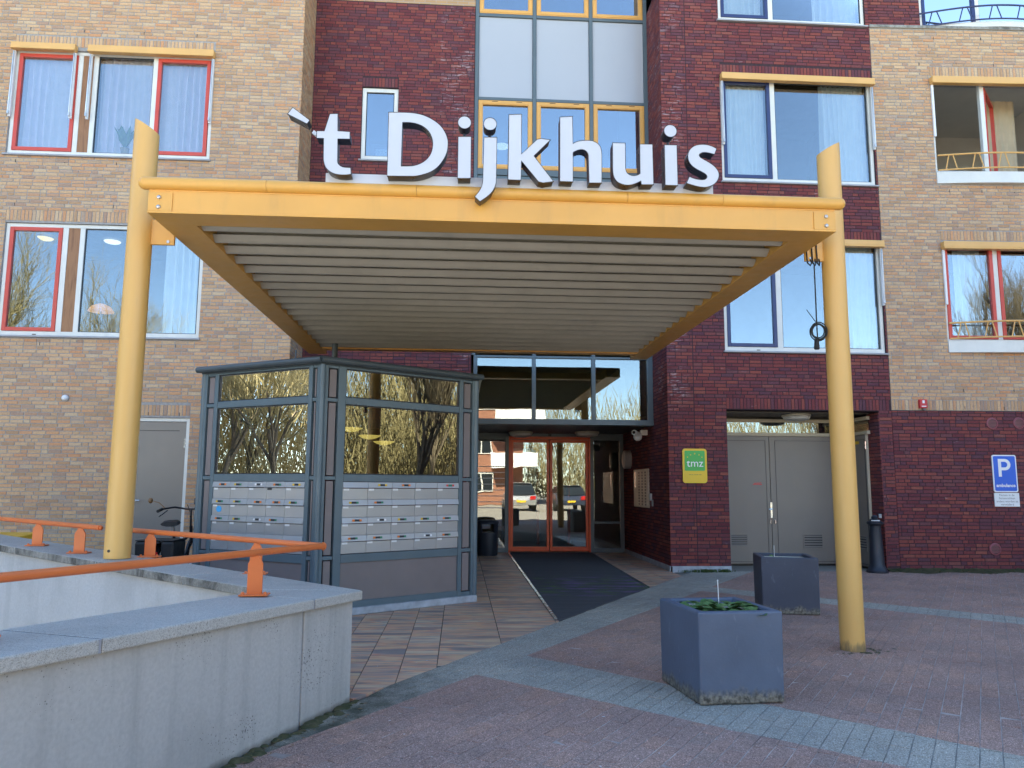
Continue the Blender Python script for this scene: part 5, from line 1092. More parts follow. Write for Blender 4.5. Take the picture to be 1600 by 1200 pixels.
t_ = thing('movement_sensor', 'small white dome sensor on the yellow wall above the orange rail', 'sensor', FM.P(-6.42, 0, 2.77))
mb = MB(); mb.lathe([(0.055, -0.006), (0.055, -0.02)], FM.P(-6.42, 0, 2.77), 16, 'Y'); mb.build('base', 'sill_grey', t_)
mb = MB(); mb.lathe([(0.052, -0.02), (0.048, -0.05), (0.03, -0.075), (0.01, -0.082)], FM.P(-6.42, 0, 2.77), 16, 'Y'); mb.build('dome', 'sign_white', t_, smooth=True)
mb = MB(); FM.box(mb, -4.27, -4.17, 0.004, 0.06, 1.07, 1.17); tag(mb.build('socket_box', 'car_dark', bevel=0.006), 'small dark socket box on the yellow wall next to the grey side door', 'socket box')
mb = MB(); mb.box(7.23, 7.25, 13.02, 13.09, 0.88, 0.95); tag(mb.build('small_socket', 'sign_white', bevel=0.006), 'small white key box on the brick jamb behind the bollard', 'key box')

# hanging coil of cable at the right column
t_ = thing('cable_coil', 'coil of black cable hanging from the right canopy bracket beside the column', 'cable', (3.22, 6.70, 2.64))
mb = MB()
for q in (0.0, 0.05, 0.095):
    mb.tube([(3.165 + q, 6.725, 3.56), (3.165 + q, 6.715, 3.45), (3.185 + q * 0.9, 6.70, 3.42), (3.205 + q * 0.8, 6.715, 3.45), (3.20 + q, 6.775, 3.56), (3.20 + q, 6.775, 3.71), (3.165 + q, 6.725, 3.71), (3.165 + q, 6.725, 3.56)], 0.007, 6)
mb.tube([(3.22, 6.70, 3.44), (3.215, 6.69, 3.1), (3.213, 6.69, 2.9), (3.216, 6.69, 2.72)], 0.006, 6); mb.build('cable', 'rubber', t_, smooth=True)
mb = MB()
for k in range(5):
    r_ = 0.075 - 0.008 * (k % 3); cx, cz = 3.225 + 0.006 * math.sin(k * 2), 2.80 + 0.006 * math.cos(k * 3)
    mb.tube([(cx + r_ * math.cos(2 * math.pi * j / 24), 6.685 + 0.006 * k - 0.012, cz + r_ * 1.05 * math.sin(2 * math.pi * j / 24)) for j in range(25)], 0.0058, 6, False)
mb.tube([(3.20, 6.68, 2.89), (3.12, 6.68, 3.0)], 0.004, 5)
mb.build('coil', 'rubber', t_, smooth=True)
mb = MB(); mb.lathe([(0.012, 0.09), (0.02, 0.07), (0.026, 0.0), (0.02, -0.008)], (3.205, 6.69, 2.645), 12); mb.build('plug', 'rubber', t_, smooth=True)

# ------------------------------------------------------------------ concrete parapet of the ramp
par = thing('ramp_parapet', 'low pale concrete parapet wall with coping stones around the basement ramp', 'wall', (-0.9, 5.0, 0))
NN = Vector((0.922, -0.387)).normalized(); NI = -NN          # outwards / inwards of the near wall
FI_ = Vector((-FDIR.y, FDIR.x)); FI_ = FI_ if FI_.dot(Vector((-1, -1))) > 0 else -FI_
C0 = Vector((-0.635, 5.335))
def zc(s): return 0.703 + 0.031 * s
def isect(p, d, q, e):
    den = d.x * e.y - d.y * e.x; t_ = ((q.x - p.x) * e.y - (q.y - p.y) * e.x) / den; return p + d * t_
def quad_block(mb, pts, zb, zt):                             # 4 plan points with own bottom / top heights
    mb.hexa([(p.x, p.y, b) for p, b in zip(pts, zb)] + [(p.x, p.y, t_) for p, t_ in zip(pts, zt)])
WN, WF, ov = 0.57, 0.45, 0.045
inner_c = isect(C0 + NI * WN, NDIR, C0 + FI_ * WF, FDIR)
# coping stones: corner stone, near run, far run
def stone(pts, ss, name='coping_stone'):
    mb = MB(); quad_block(mb, pts, [zc(s) - 0.062 for s in ss], [zc(s) for s in ss]); return mb.build(name, 'coping_concrete', par, bevel=0.009)
gp = 0.006
def n_pt(s, w): return C0 + NDIR * s + NI * w
def f_pt(s, w): return C0 + FDIR * s + FI_ * w
sI = (inner_c - C0).dot(NDIR); sF = (inner_c - C0).dot(FDIR)
stone([C0, n_pt(0.56, 0), n_pt(0.56, WN), inner_c + (C0 - inner_c) * 0.004], [0, 0.56, 0.56, 0.5])
stone([C0 + FDIR * 0.004, inner_c + FDIR * 0.004, f_pt(1.35, WF), f_pt(1.35, 0)], [0, 0.55, 1.35, 1.35])
for a, b in ((0.56 + 0.012, 2.115), (2.127, 3.65), (3.662, 5.2), (5.212, 6.8)): stone([n_pt(a, 0), n_pt(b, 0), n_pt(b, WN), n_pt(a, WN)], [a, b, b, a])
for a, b in ((1.362, 2.52), (2.532, 3.9), (3.912, 5.3), (5.312, 6.7), (6.712, 8.1)): stone([f_pt(a, 0), f_pt(a, WF), f_pt(b, WF), f_pt(b, 0)], [a, a, b, b])
for p_, s_, d_, n_, w_ in ((0.566, 0.566, NDIR, NI, WN), (2.121, 2.121, NDIR, NI, WN), (3.656, 3.656, NDIR, NI, WN)):
    mb = MB(); a = C0 + d_ * (p_ - 0.006) + n_ * 0.006; b = C0 + d_ * (p_ + 0.006) + n_ * 0.006; c = b + n_ * (w_ - 0.012); d = a + n_ * (w_ - 0.012); quad_block(mb, [a, b, c, d], [zc(s_) - 0.06] * 4, [zc(s_) - 0.004] * 4); mb.build('joint_filler', 'sill_grey', par)
# wall slabs below
def wslab(pts, ss, mat, zb=-1.72):
    mb = MB(); quad_block(mb, pts, [zb] * 4, [zc(s) - 0.062 for s in ss]); return mb.build('wall_slab', mat, par, bevel=0.004)
j = 0.60
A0 = n_pt(0.05, ov); wi = WN - ov
wslab([A0, n_pt(j, ov), n_pt(j, wi), isect(C0 + NI * wi, NDIR, C0 + FI_ * ov, FDIR)], [0, j, j, 0.1], 'wall_concrete')
mb = MB(); quad_block(mb, [n_pt(j, ov + 0.012), n_pt(j + 0.02, ov + 0.012), n_pt(j + 0.02, wi - 0.02), n_pt(j, wi - 0.02)], [-0.1] * 4, [zc(j) - 0.063] * 4); mb.build('joint_filler', 'sill_grey', par)
wslab([n_pt(j + 0.02, ov), n_pt(3.6, ov), n_pt(3.6, wi), n_pt(j + 0.02, wi)], [j, 3.6, 3.6, j], 'wall_concrete')
wslab([n_pt(3.62, ov), n_pt(7, ov), n_pt(7, wi), n_pt(3.62, wi)], [3.6, 7, 7, 3.6], 'wall_concrete')
fa = isect(C0 + NI * (wi + 0.01), NDIR, C0 + FI_ * ov, FDIR); fb_ = isect(C0 + NI * (wi + 0.01), NDIR, C0 + FI_ * (WF - ov), FDIR)
wslab([fa, fb_, f_pt(8.1, WF - ov), f_pt(8.1, ov)], [0.5, 0.9, 8.1, 8.1], 'pit_concrete')

# ------------------------------------------------------------------ orange handrails
def rpost(root, p, zb, zt, half=0.045, dirv=Vector((1, 0.05))):
    d = dirv.normalized(); n = Vector((-d.y, d.x)); q = lambda u, w, z: (p.x + d.x * u + n.x * w, p.y + d.y * u + n.y * w, z)
    mb = MB(); t_ = 0.007; prof = [(-half, zb), (half, zb), (half, zt - 0.065), (0.016, zt - 0.015), (-0.016, zt - 0.015), (-half, zt - 0.065)]; m_ = len(prof)
    mb.add([q(u, -t_, z) for u, z in prof] + [q(u, t_, z) for u, z in prof], [tuple(range(m_)), tuple(range(2 * m_ - 1, m_ - 1, -1))] + [(i, m_ + i, m_ + (i + 1) % m_, (i + 1) % m_) for i in range(m_)])
    po = mb.build('post', 'orange_paint', root, bevel=0.002)
    mb = MB(); mb.hexa([q(-0.085, -0.05, zb), q(0.085, -0.05, zb), q(0.085, 0.05, zb), q(-0.085, 0.05, zb), q(-0.085, -0.05, zb + 0.01), q(0.085, -0.05, zb + 0.01), q(0.085, 0.05, zb + 0.01), q(-0.085, 0.05, zb + 0.01)]); mb.build('base_plate', 'orange_paint', po, bevel=0.002)
    for u in (-0.066, 0.066):
        c = q(u, -0.02, zb + 0.01); mb = MB(); mb.lathe([(0.011, 0), (0.011, 0.008), (0.006, 0.014)], c, 8); mb.build('bolt', 'orange_paint', po)
hr = thing('handrail', 'long orange tubular handrail meeting in a sharp corner above the ramp parapet', 'handrail', (-0.95, 5.6, 0.7), 'orange handrails on the parapet')
ap = Vector((-0.952, 5.6, 0.972)); nd = Vector((-0.387, -0.922, 0)); fd = Vector((-0.79, 0.613, 0))
def nr(s): return ap + nd * s + Vector((0, 0, 0.0168 * s))
def frl(s): return ap + fd * s + Vector((0, 0, 0.009 * s))
for a, b in ((0.0, 0.6), (0.603, 2.6), (2.603, 5.4)):
    mb = MB(); mb.tube([nr(a), nr(b)], 0.0215, 16); mb.build('rail', 'orange_paint', hr, smooth=True)
mb = MB(); mb.tube([frl(0.0), frl(1.35), frl(2.48)], 0.0215, 16); mb.lathe([(0.0215, 0), (0.019, -0.012), (0.008, -0.02)], frl(2.48), 14, 'X'); mb.build('rail', 'orange_paint', hr, smooth=True)
mb = MB(); mb.lathe([(0.004, -0.03), (0.019, -0.02), (0.0235, -0.005), (0.0235, 0.005), (0.019, 0.018), (0.004, 0.027)], ap, 16); mb.build('rail_corner', 'orange_paint', hr, smooth=True)
rpost(hr, Vector(nr(0.74)[:2]), zc(0.86), nr(0.74).z); rpost(hr, Vector(nr(2.5)[:2]), zc(2.6), nr(2.5).z); rpost(hr, Vector(frl(0.72)[:2]), zc(0.95), frl(0.72).z); rpost(hr, Vector(frl(2.12)[:2]), zc(2.45), frl(2.12).z)
hr2 = thing('handrail', 'shorter orange handrail left of the left column on the far parapet', 'handrail', (-3.5, 7.3, 0.78), 'orange handrails on the parapet')
def f2(s): return Vector((-3.02, 6.83, 1.028)) + Vector((-0.775, 0.632, 0)) * s + Vector((0, 0, 0.010 * s))
mb = MB(); mb.tube([f2(0.0), f2(2.0), f2(4.6)], 0.0215, 16); mb.lathe([(0.0215, 0), (0.019, 0.012), (0.008, 0.02)], f2(0), 14, 'X'); mb.build('rail', 'orange_paint', hr2, smooth=True)
for s in (0.33, 1.12, 3.0): rpost(hr2, Vector(f2(s)[:2]), zc((Vector(f2(s)[:2]) - C0).length) , f2(s).z)

# ------------------------------------------------------------------ planters
def planter(pts, h, mat, label, seed, nleaf):
    A, B, Cc, D = [Vector(p) for p in pts]; ctr = (A + B + Cc + D) / 4
    t_ = thing('planter', label, 'planter', (ctr.x, ctr.y, 0), 'square planters in front of the entrance')
    ins = lambda k: [ctr + (p - ctr) * k for p in (A, B, Cc, D)]
    mb = MB(); o_, i_ = ins(1.0), ins(0.80); n = 4
    mb.add([(p.x, p.y, z) for z, ps in ((0.004, ins(0.985)), (h, o_), (h, i_), (h - 0.3, i_)) for p in ps], [(r_ * 4 + k, r_ * 4 + (k + 1) % 4, r_ * 4 + 4 + (k + 1) % 4, r_ * 4 + 4 + k) for r_ in range(3) for k in range(4)] + [(3, 2, 1, 0), (12, 13, 14, 15)])
    mb.build('body', mat, t_, bevel=0.012)
    mb = MB(); i1, i2 = ins(0.795), ins(0.75)
    mb.add([(p.x, p.y, z) for z, ps in ((h - 0.2, i1), (h - 0.035, i1), (h - 0.035, i2), (h - 0.2, i2)) for p in ps], [(r_ * 4 + k, r_ * 4 + (k + 1) % 4, r_ * 4 + 4 + (k + 1) % 4, r_ * 4 + 4 + k) for r_ in range(3) for k in range(4)])
    mb.build('liner', 'planter_liner', t_)
    rnd = random.Random(seed); mb = MB(); N = 9; q = ins(0.75)
    f = lambda a, b: (q[0] * (1 - a) + q[1] * a) * (1 - b) + (q[3] * (1 - a) + q[2] * a) * b
    mb.add([(*f(i / N, k / N), h - 0.11 + rnd.uniform(-0.015, 0.02)) for k in range(N + 1) for i in range(N + 1)], [(k * (N + 1) + i, k * (N + 1) + i + 1, (k + 1) * (N + 1) + i + 1, (k + 1) * (N + 1) + i) for k in range(N) for i in range(N)]); mb.build('soil', 'soil', t_, smooth=True)
    return t_, f
def leafy(c, n, r_, h0, rnd, mb, size=(0.05, 0.10), flat=0.5):
    for k in range(n):
        a = rnd.uniform(0, 6.28); L = rnd.uniform(*size); W = L * rnd.uniform(0.3, 0.42); el = rnd.uniform(0.1, 1.1) * flat
        b = Vector(c) + Vector((rnd.gauss(0, r_), rnd.gauss(0, r_), rnd.uniform(0, h0))); d = Vector((math.cos(a) * math.cos(el), math.sin(a) * math.cos(el), math.sin(el))); s_ = Vector((-math.sin(a), math.cos(a), rnd.uniform(-0.3, 0.3)))
        dr = Vector((0, 0, -L * 0.25))
        p = [b, b + d * L * 0.35 + s_ * W * 0.8, b + d * L * 0.75 + s_ * W * 0.75 + dr * 0.4, b + d * L + dr, b + d * L * 0.75 - s_ * W * 0.75 + dr * 0.4, b + d * L * 0.35 - s_ * W * 0.8, b + d * L * 0.4 - Vector((0, 0, 0.008)), b + d * L * 0.75 + dr * 0.4 - Vector((0, 0, 0.01))]
        mb.add(p, [(0, 1, 6), (1, 2, 7, 6), (2, 3, 7), (3, 4, 7), (4, 5, 6, 7), (5, 0, 6)])
p1, f1 = planter([(1.478, 5.77), (1.562, 5.10), (2.145, 5.14), (2.075, 5.83)], 0.585, 'planter_blue', 'weathered blue square planter in the foreground with green leaves', 3, 60)
rnd = random.Random(5)
for i, (a, b, n, sp) in enumerate(((0.62, 0.62, 34, 0.055), (0.78, 0.40, 34, 0.06), (0.42, 0.42, 28, 0.055), (0.85, 0.8, 22, 0.05), (0.55, 0.85, 18, 0.05), (0.25, 0.2, 9, 0.03))):
    c = f1(a, b); mb = MB(); leafy((c.x, c.y, 0.525), n, sp, 0.06, rnd, mb, (0.07, 0.13)); o = mb.build('leaf_plant', 'leaf_green', smooth=True)
    tag(o, ['leafy green plant in the middle of the near blue planter', 'leafy green plant nearest the front rim of the near blue planter', 'low green plant left of centre in the near blue planter', 'leafy green plant at the right rear corner of the near blue planter', 'leafy green plant at the rear rim of the near blue planter', 'small sprig alone at the left front of the near blue planter'][i], 'plant', 'plants in the near blue planter')
mb = MB()
for k in range(26):
    c = f1(rnd.uniform(0.1, 0.9), rnd.uniform(0.1, 0.9)); leafy((c.x, c.y, 0.52), 1, 0.01, 0.03, rnd, mb, (0.04, 0.07), 0.3)
tag(mb.build('withered_leaves', 'leaf_pale', smooth=True), 'scattered pale yellow leaves between the plants of the near blue planter', 'leaves', kind='stuff')
c = f1(0.42, 0.55); mb = MB(); mb.tube([(c.x, c.y, 0.47), (c.x + 0.003, c.y, 0.60), (c.x, c.y, 0.735)], 0.003, 6); mb.lathe([(0.004, 0), (0.006, 0.006), (0.002, 0.012)], (c.x, c.y, 0.735), 8)
tag(mb.build('plant_stick', 'sign_white'), 'thin upright stick in the soil of the near blue planter', 'stick')
dv = Vector((math.cos(R(13)), -math.sin(R(13)))); pv = Vector((math.sin(R(13)), math.cos(R(13)))) * 0.62; B2 = Vector((3.985, 8.51)); A2 = B2 - dv * 0.62
p2, f2_ = planter([tuple(A2 + pv), tuple(A2), tuple(B2), tuple(B2 + pv)], 0.62, 'planter_slate', 'dark slate square planter standing behind the near blue planter', 4, 6)
for i, (a, b) in enumerate(((0.35, 0.4), (0.75, 0.55))):
    c = f2_(a, b); mb = MB(); leafy((c.x, c.y, 0.56), 9, 0.03, 0.03, rnd, mb, (0.04, 0.08)); tag(mb.build('leaf_plant', 'leaf_green', smooth=True), ['small green plant left of the middle in the dark slate planter', 'small green plant right of the middle in the dark slate planter'][i], 'plant', 'plants in the dark slate planter')
c = f2_(0.25, 0.3); mb = MB(); mb.tube([(c.x, c.y, 0.53), (c.x, c.y, 0.72)], 0.003, 6); tag(mb.build('plant_stick', 'sign_white'), 'thin upright stick in the dark slate planter', 'stick')

# ------------------------------------------------------------------ bollard, grit bin
t_ = thing('bollard', 'black cast bollard standing in front of the brick jamb by the grey doors', 'bollard', (6.955, 12.72, 0))
mb = MB(); mb.lathe([(0.17, 0.0), (0.172, 0.03), (0.15, 0.045), (0.135, 0.09), (0.12, 0.12), (0.088, 0.76), (0.09, 0.77)], (6.955, 12.72, 0), 28); mb.build('shaft', 'bollard_iron', t_, smooth=True)
mb = MB(); mb.lathe([(0.09, 0.77), (0.128, 0.80), (0.132, 0.825), (0.115, 0.84), (0.10, 0.845)], (6.955, 12.72, 0), 28); mb.build('collar', 'bollard_iron', t_, smooth=True)
mb = MB(); mb.lathe([(0.085, 0.845), (0.085, 0.868), (0.05, 0.885), (0.055, 0.91), (0.03, 0.94), (0.005, 0.945)], (6.955, 12.72, 0), 24); mb.build('cap', 'bollard_iron', t_, smooth=True)
mb = MB()
for k in range(-3, 4):
    a = -math.pi / 2 - 0.35 + k * 0.22; mb.lathe([(0.012, 0.848), (0.012, 0.862)], (6.955 + 0.088 * math.cos(a), 12.72 + 0.088 * math.sin(a), 0), 6)
mb.build('reflector', 'sign_white', t_)
t_ = thing('grit_bin', 'dark green container with yellow lid behind the parapet at the left edge', 'container', (-5.5, 9.5, 0))
mb = MB(); mb.hexa([(-6.6, 9.25, 0), (-5.28, 9.25, 0), (-5.28, 9.95, 0), (-6.6, 9.95, 0), (-6.66, 9.2, 0.70), (-5.22, 9.2, 0.70), (-5.22, 10.0, 0.70), (-6.66, 10.0, 0.70)]); mb.build('body', 'bin_green', t_, bevel=0.015)
mb = MB(); mb.hexa([(-6.72, 9.13, 0.70), (-5.16, 9.13, 0.70), (-5.16, 10.05, 0.71), (-6.72, 10.05, 0.71), (-6.70, 9.15, 0.735), (-5.18, 9.15, 0.735), (-5.18, 10.03, 0.80), (-6.70, 10.03, 0.80)]); mb.build('lid', 'lid_yellow', t_, bevel=0.012)

# ------------------------------------------------------------------ bicycle with double pannier
bk = thing('bicycle', 'black city bicycle with double rear panniers parked beside the glazed bay', 'bicycle', (-3.45, 9.5, 0), None, R(1))
def lb(mb, name, mat, par_, **kw): return mb.build(name, mat, par_, local=True, **kw)
def wheel(y, nm):
    mb = MB(); n = 40; r_ = 0.335
    mb.tube([(0, y + r_ * math.cos(2 * math.pi * k / n), 0.355 + r_ * math.sin(2 * math.pi * k / n)) for k in range(n + 1)], 0.021, 8, False); w_ = lb(mb, 'wheel', 'rubber', bk, smooth=True); ORG[w_] = Vector((0, 0, 0))
    mb = MB(); mb.tube([(0, y + 0.31 * math.cos(2 * math.pi * k / n), 0.355 + 0.31 * math.sin(2 * math.pi * k / n)) for k in range(n + 1)], 0.012, 6, False); lb(mb, 'rim', 'galvanised', w_, smooth=True)
    mb = MB(); mb.tube([(-0.05, y, 0.355), (0.05, y, 0.355)], 0.028, 10)
    for k in range(16):
        a = 2 * math.pi * k / 16; s_ = 0.025 * (1 if k % 2 else -1); mb.tube([(s_, y + 0.02 * math.cos(a + 0.6), 0.355 + 0.02 * math.sin(a + 0.6)), (0, y + 0.305 * math.cos(a), 0.355 + 0.305 * math.sin(a))], 0.0013, 4, False)
    lb(mb, 'spokes', 'galvanised', w_)
    mb = MB(); mb.tube([(0, y + 0.372 * math.cos(R(a)), 0.355 + 0.372 * math.sin(R(a))) for a in range(-8, 190, 12)] if y < 0.5 else [(0, y + 0.372 * math.cos(R(a)), 0.355 + 0.372 * math.sin(R(a))) for a in range(20, 200, 12)], 0.022, 6); lb(mb, 'mudguard', 'bike_frame', bk, smooth=True)
wheel(0.0, 'rear'); wheel(1.10, 'front')
mb = MB(); BBk = (0, 0.45, 0.29); SC_ = (0, 0.27, 0.82); HT = (0, 0.90, 0.86); HB = (0, 0.95, 0.68)
for a, b, r_ in ((BBk, SC_, 0.017), (BBk, HB, 0.022), ((0, 0.34, 0.62), (0, 0.93, 0.76), 0.017), (HT, HB, 0.02)): mb.tube([a, b], r_, 10)
for s_ in (-0.055, 0.055): mb.tube([(s_ * 0.6, 0.44, 0.29), (s_, 0.0, 0.355)], 0.010, 8); mb.tube([(s_ * 0.4, 0.30, 0.72), (s_, 0.0, 0.355)], 0.008, 8); mb.tube([(s_ * 0.5, 0.96, 0.66), (s_, 1.03, 0.5), (s_, 1.10, 0.355)], 0.012, 8)
lb(mb, 'frame', 'bike_frame', bk, smooth=True)
mb = MB(); mb.tube([(0, 0.27, 0.82), (0, 0.25, 0.90)], 0.012, 8); sp_ = lb(mb, 'seat_post', 'galvanised', bk)
mb = MB(); sec = [(0.10, 0.105, 0.92, 0.03), (0.18, 0.11, 0.935, 0.035), (0.26, 0.08, 0.935, 0.03), (0.34, 0.04, 0.94, 0.025), (0.40, 0.022, 0.935, 0.02)]; n = 10; vs_ = []
for y, hw, z, t__ in sec: vs_ += [(hw * math.cos(2 * math.pi * k / n), y, z + t__ * math.sin(2 * math.pi * k / n)) for k in range(n)]
mb.add(vs_, [(i * n + k, i * n + (k + 1) % n, (i + 1) * n + (k + 1) % n, (i + 1) * n + k) for i in range(len(sec) - 1) for k in range(n)] + [tuple(range(n - 1, -1, -1)), tuple(range(4 * n, 5 * n))]); lb(mb, 'saddle', 'leather_black', bk, smooth=True)
mb = MB(); mb.tube([(0, 0.90, 0.84), (0, 0.87, 1.02), (0, 0.88, 1.07)], 0.014, 10); mb.tube([(-0.31, 0.62, 1.06), (-0.30, 0.74, 1.08), (-0.2, 0.86, 1.10), (-0.06, 0.89, 1.075), (0.06, 0.89, 1.075), (0.2, 0.86, 1.10), (0.30, 0.74, 1.08), (0.31, 0.62, 1.06)], 0.012, 10); hb = lb(mb, 'handlebar', 'bike_frame', bk, smooth=True); ORG[hb] = Vector((0, 0, 0))
for s_ in (-1, 1):
    mb = MB(); mb.tube([(s_ * 0.31, 0.72, 1.078), (s_ * 0.312, 0.58, 1.055)], 0.019, 10); lb(mb, 'grip', 'rubber', hb, smooth=True)
    mb = MB(); mb.tube([(s_ * 0.27, 0.80, 1.06), (s_ * 0.30, 0.70, 1.01), (s_ * 0.30, 0.60, 0.99)], 0.006, 6); lb(mb, 'brake_lever', 'bike_frame', hb)
mb = MB(); mb.tube([(-0.29, 0.76, 1.09), (-0.36, 0.74, 1.16), (-0.42, 0.73, 1.175)], 0.006, 6); mb.lathe([(0.02, -0.02), (0.034, -0.01), (0.036, 0.0), (0.03, 0.02), (0.01, 0.03)], (-0.46, 0.72, 1.185), 14, 'X'); lb(mb, 'mirror', 'furniture_wood', hb, smooth=True)
mb = MB()
for s_ in (-0.03, 0.03): mb.tube([(s_, 0.88, 1.08), (s_ * 2.5, 0.95, 1.13), (s_ * 1.2, 0.99, 1.0), (s_ * 0.5, 0.96, 0.8)], 0.004, 5)
lb(mb, 'brake_cable', 'rubber', hb)
mb = MB()
for s_ in (-0.06, 0.06): mb.tube([(s_, -0.36, 0.735), (s_, 0.2, 0.735)], 0.007, 6); mb.tube([(s_, -0.2, 0.735), (s_ * 0.9, 0.0, 0.36)], 0.006, 6)
mb.tube([(-0.06, -0.36, 0.735), (0.06, -0.36, 0.735)], 0.007, 6); lb(mb, 'luggage_rack', 'bike_frame', bk)
for s_ in (-1, 1):
    mb = MB(); x0, x1 = s_ * 0.07, s_ * 0.215
    mb.hexa([(min(x0, x1), -0.33, 0.42), (max(x0, x1), -0.33, 0.42), (max(x0, x1), 0.05, 0.42), (min(x0, x1), 0.05, 0.42), (min(x0, x1) - 0.005, -0.35, 0.75), (max(x0, x1) + 0.005, -0.35, 0.75), (max(x0, x1) + 0.005, 0.07, 0.75), (min(x0, x1) - 0.005, 0.07, 0.75)]); pn = lb(mb, 'pannier', 'leather_black', bk, bevel=0.03)
    mb = MB(); mb.box(min(x0, x1) + 0.03, max(x0, x1) - 0.03, -0.352, -0.346, 0.46, 0.475); ORG[pn] = Vector((0, 0, 0)); lb(mb, 'reflective_strip', 'label_white', pn)
mb = MB(); mb.box(-0.215, 0.215, -0.34, 0.06, 0.752, 0.762); lb(mb, 'pannier_flap', 'leather_black', bk, bevel=0.004)
mb = MB(); mb.box(-0.055, 0.055, -0.40, -0.375, 0.60, 0.635); lb(mb, 'rear_light', 'car_red_light', bk, bevel=0.006)
mb = MB(); mb.tube([(-0.10, 0.40, 0.29), (-0.16, 0.36, 0.02)], 0.008, 6); lb(mb, 'kickstand', 'galvanised', bk)
mb = MB(); mb.tube([(-0.1, 0.45, 0.29), (0.1, 0.45, 0.29)], 0.012, 8); mb.tube([(0.08, 0.45, 0.29), (0.09, 0.56, 0.16)], 0.009, 6); mb.tube([(-0.08, 0.45, 0.29), (-0.09, 0.34, 0.42)], 0.009, 6); mb.box(0.09, 0.18, 0.52, 0.60, 0.145, 0.17); mb.box(-0.18, -0.09, 0.30, 0.38, 0.41, 0.435); lb(mb, 'crank', 'bike_frame', bk)

# ------------------------------------------------------------------ weeds, moss, litter
rnd = random.Random(11)
def tuft(mb, x, y, z, n, h, sp):
    for k in range(n):
        a = rnd.uniform(0, 6.28); L = rnd.uniform(0.5, 1) * h; b = Vector((x + rnd.gauss(0, sp), y + rnd.gauss(0, sp * 0.5), z)); l_ = Vector((math.cos(a), math.sin(a), 0)) * L * rnd.uniform(0.3, 0.9); s_ = Vector((-math.sin(a), math.cos(a), 0)) * 0.004
        mb.add([b - s_, b + s_, b + l_ * 0.45 + s_ + Vector((0, 0, L * 0.7)), b + l_ * 0.45 - s_ + Vector((0, 0, L * 0.7)), b + l_ + Vector((0, 0, L * 0.75))], [(0, 1, 2, 3), (3, 2, 4)])
mb = MB()
for k in range(16): tuft(mb, rnd.uniform(3.65, 4.45), rnd.uniform(12.74, 12.88), 0, 26, 0.07, 0.05)
tag(mb.build('grass_tuft', 'grass_green'), 'tuft of green grass at the foot of the dark red pillar', 'grass', kind='stuff')
mb = MB()
for k in range(30): p = FWg.P(rnd.uniform(-0.1, 3.2), rnd.uniform(0.05, 0.22), 0); tuft(mb, p.x, p.y, 0, rnd.randint(6, 18), 0.045, 0.05)
tag(mb.build('wall_weeds', 'moss'), 'thin weeds along the foot of the right brick wall', 'weeds', kind='stuff')
mb = MB(); N = 90
vs_ = []
for i in range(N + 1):
    u = -0.25 + 4.0 * i / N
    for q, (d, z) in enumerate(((0.01, 0.045), (0.10, 0.03), (0.22, 0.014), (0.36, -0.008))):
        p = FWg.P(u, d * (1 + 0.35 * math.sin(u * 6) + rnd.uniform(-0.15, 0.15)), max(-0.01, z + rnd.uniform(-0.012, 0.012) if q < 3 else -0.008)); vs_.append(p)
mb.add(vs_, [(4 * i + q, 4 * i + 4 + q, 4 * i + 5 + q, 4 * i + 1 + q) for i in range(N) for q in range(3)])
tag(mb.build('soil_strip', 'moss', smooth=True), 'strip of mossy soil along the foot of the right brick wall', 'soil', kind='stuff')
mb = MB()
def flake(x, y, z, s_):
    a = rnd.uniform(0, 6.28); c, d = math.cos(a) * s_, math.sin(a) * s_; mb.add([(x - c, y - d, z), (x + d * 0.5, y - c * 0.5, z + 0.004), (x + c, y + d, z + 0.002), (x - d * 0.5, y + c * 0.5, z + 0.005)], [(0, 1, 2, 3)])
for k in range(70): flake(rnd.uniform(2.2, 7.5), rnd.uniform(4.3, 11.5), 0.003, rnd.uniform(0.008, 0.018))
for k in range(26): flake(rnd.uniform(-0.8, 1.5), rnd.uniform(4.0, 6.5), 0.003, rnd.uniform(0.006, 0.014))
tag(mb.build('fallen_petals', 'petal'), 'scattered whitish petals and flecks on the paving', 'petals', kind='stuff')
mb = MB()
for k in range(90): p = FWg.P(rnd.uniform(-0.1, 3.4), abs(rnd.gauss(0.15, 0.18)) + 0.03, 0); flake(p.x, p.y, 0.012, rnd.uniform(0.01, 0.025))
for k in range(50): a = rnd.uniform(0, 1); flake(3.6 + 0.5 * a + rnd.gauss(0, 0.04), 8.9 - 0.45 * a + rnd.gauss(0, 0.04) - 0.06, 0.005, rnd.uniform(0.008, 0.02))
for k in range(45): s_ = rnd.uniform(0, 3); p = n_pt(s_, -0.03 - abs(rnd.gauss(0, 0.05))); flake(p.x, p.y, 0.004, rnd.uniform(0.008, 0.02))
tag(mb.build('dead_leaves', 'dry_leaf'), 'dry brown leaf scraps along wall foot and planters', 'leaves', kind='stuff')
mb = MB()
for k in range(120):
    s_ = rnd.uniform(0.0, 2.9); p = n_pt(s_, ov - 0.01 - abs(rnd.gauss(0, 0.03))); r_ = rnd.uniform(0.015, 0.05); mb.lathe([(r_, 0.0), (r_ * 0.6, r_ * 0.25), (r_ * 0.2, r_ * 0.32)], (p.x, p.y, -0.001), 6)
for k in range(60):
    a = rnd.gauss(-0.6, 1.0); r_ = 0.105 + abs(rnd.gauss(0, 0.05)); q = rnd.uniform(0.008, 0.022); mb.lathe([(q, 0.0), (q * 0.6, q * 0.15), (q * 0.2, q * 0.2)], (3.43 + r_ * math.cos(a) * 1.6, 6.75 + r_ * math.sin(a), -0.001), 6)
tag(mb.build('moss_line', 'moss', smooth=True), 'dark moss at the foot of the concrete parapet', 'moss', kind='stuff')

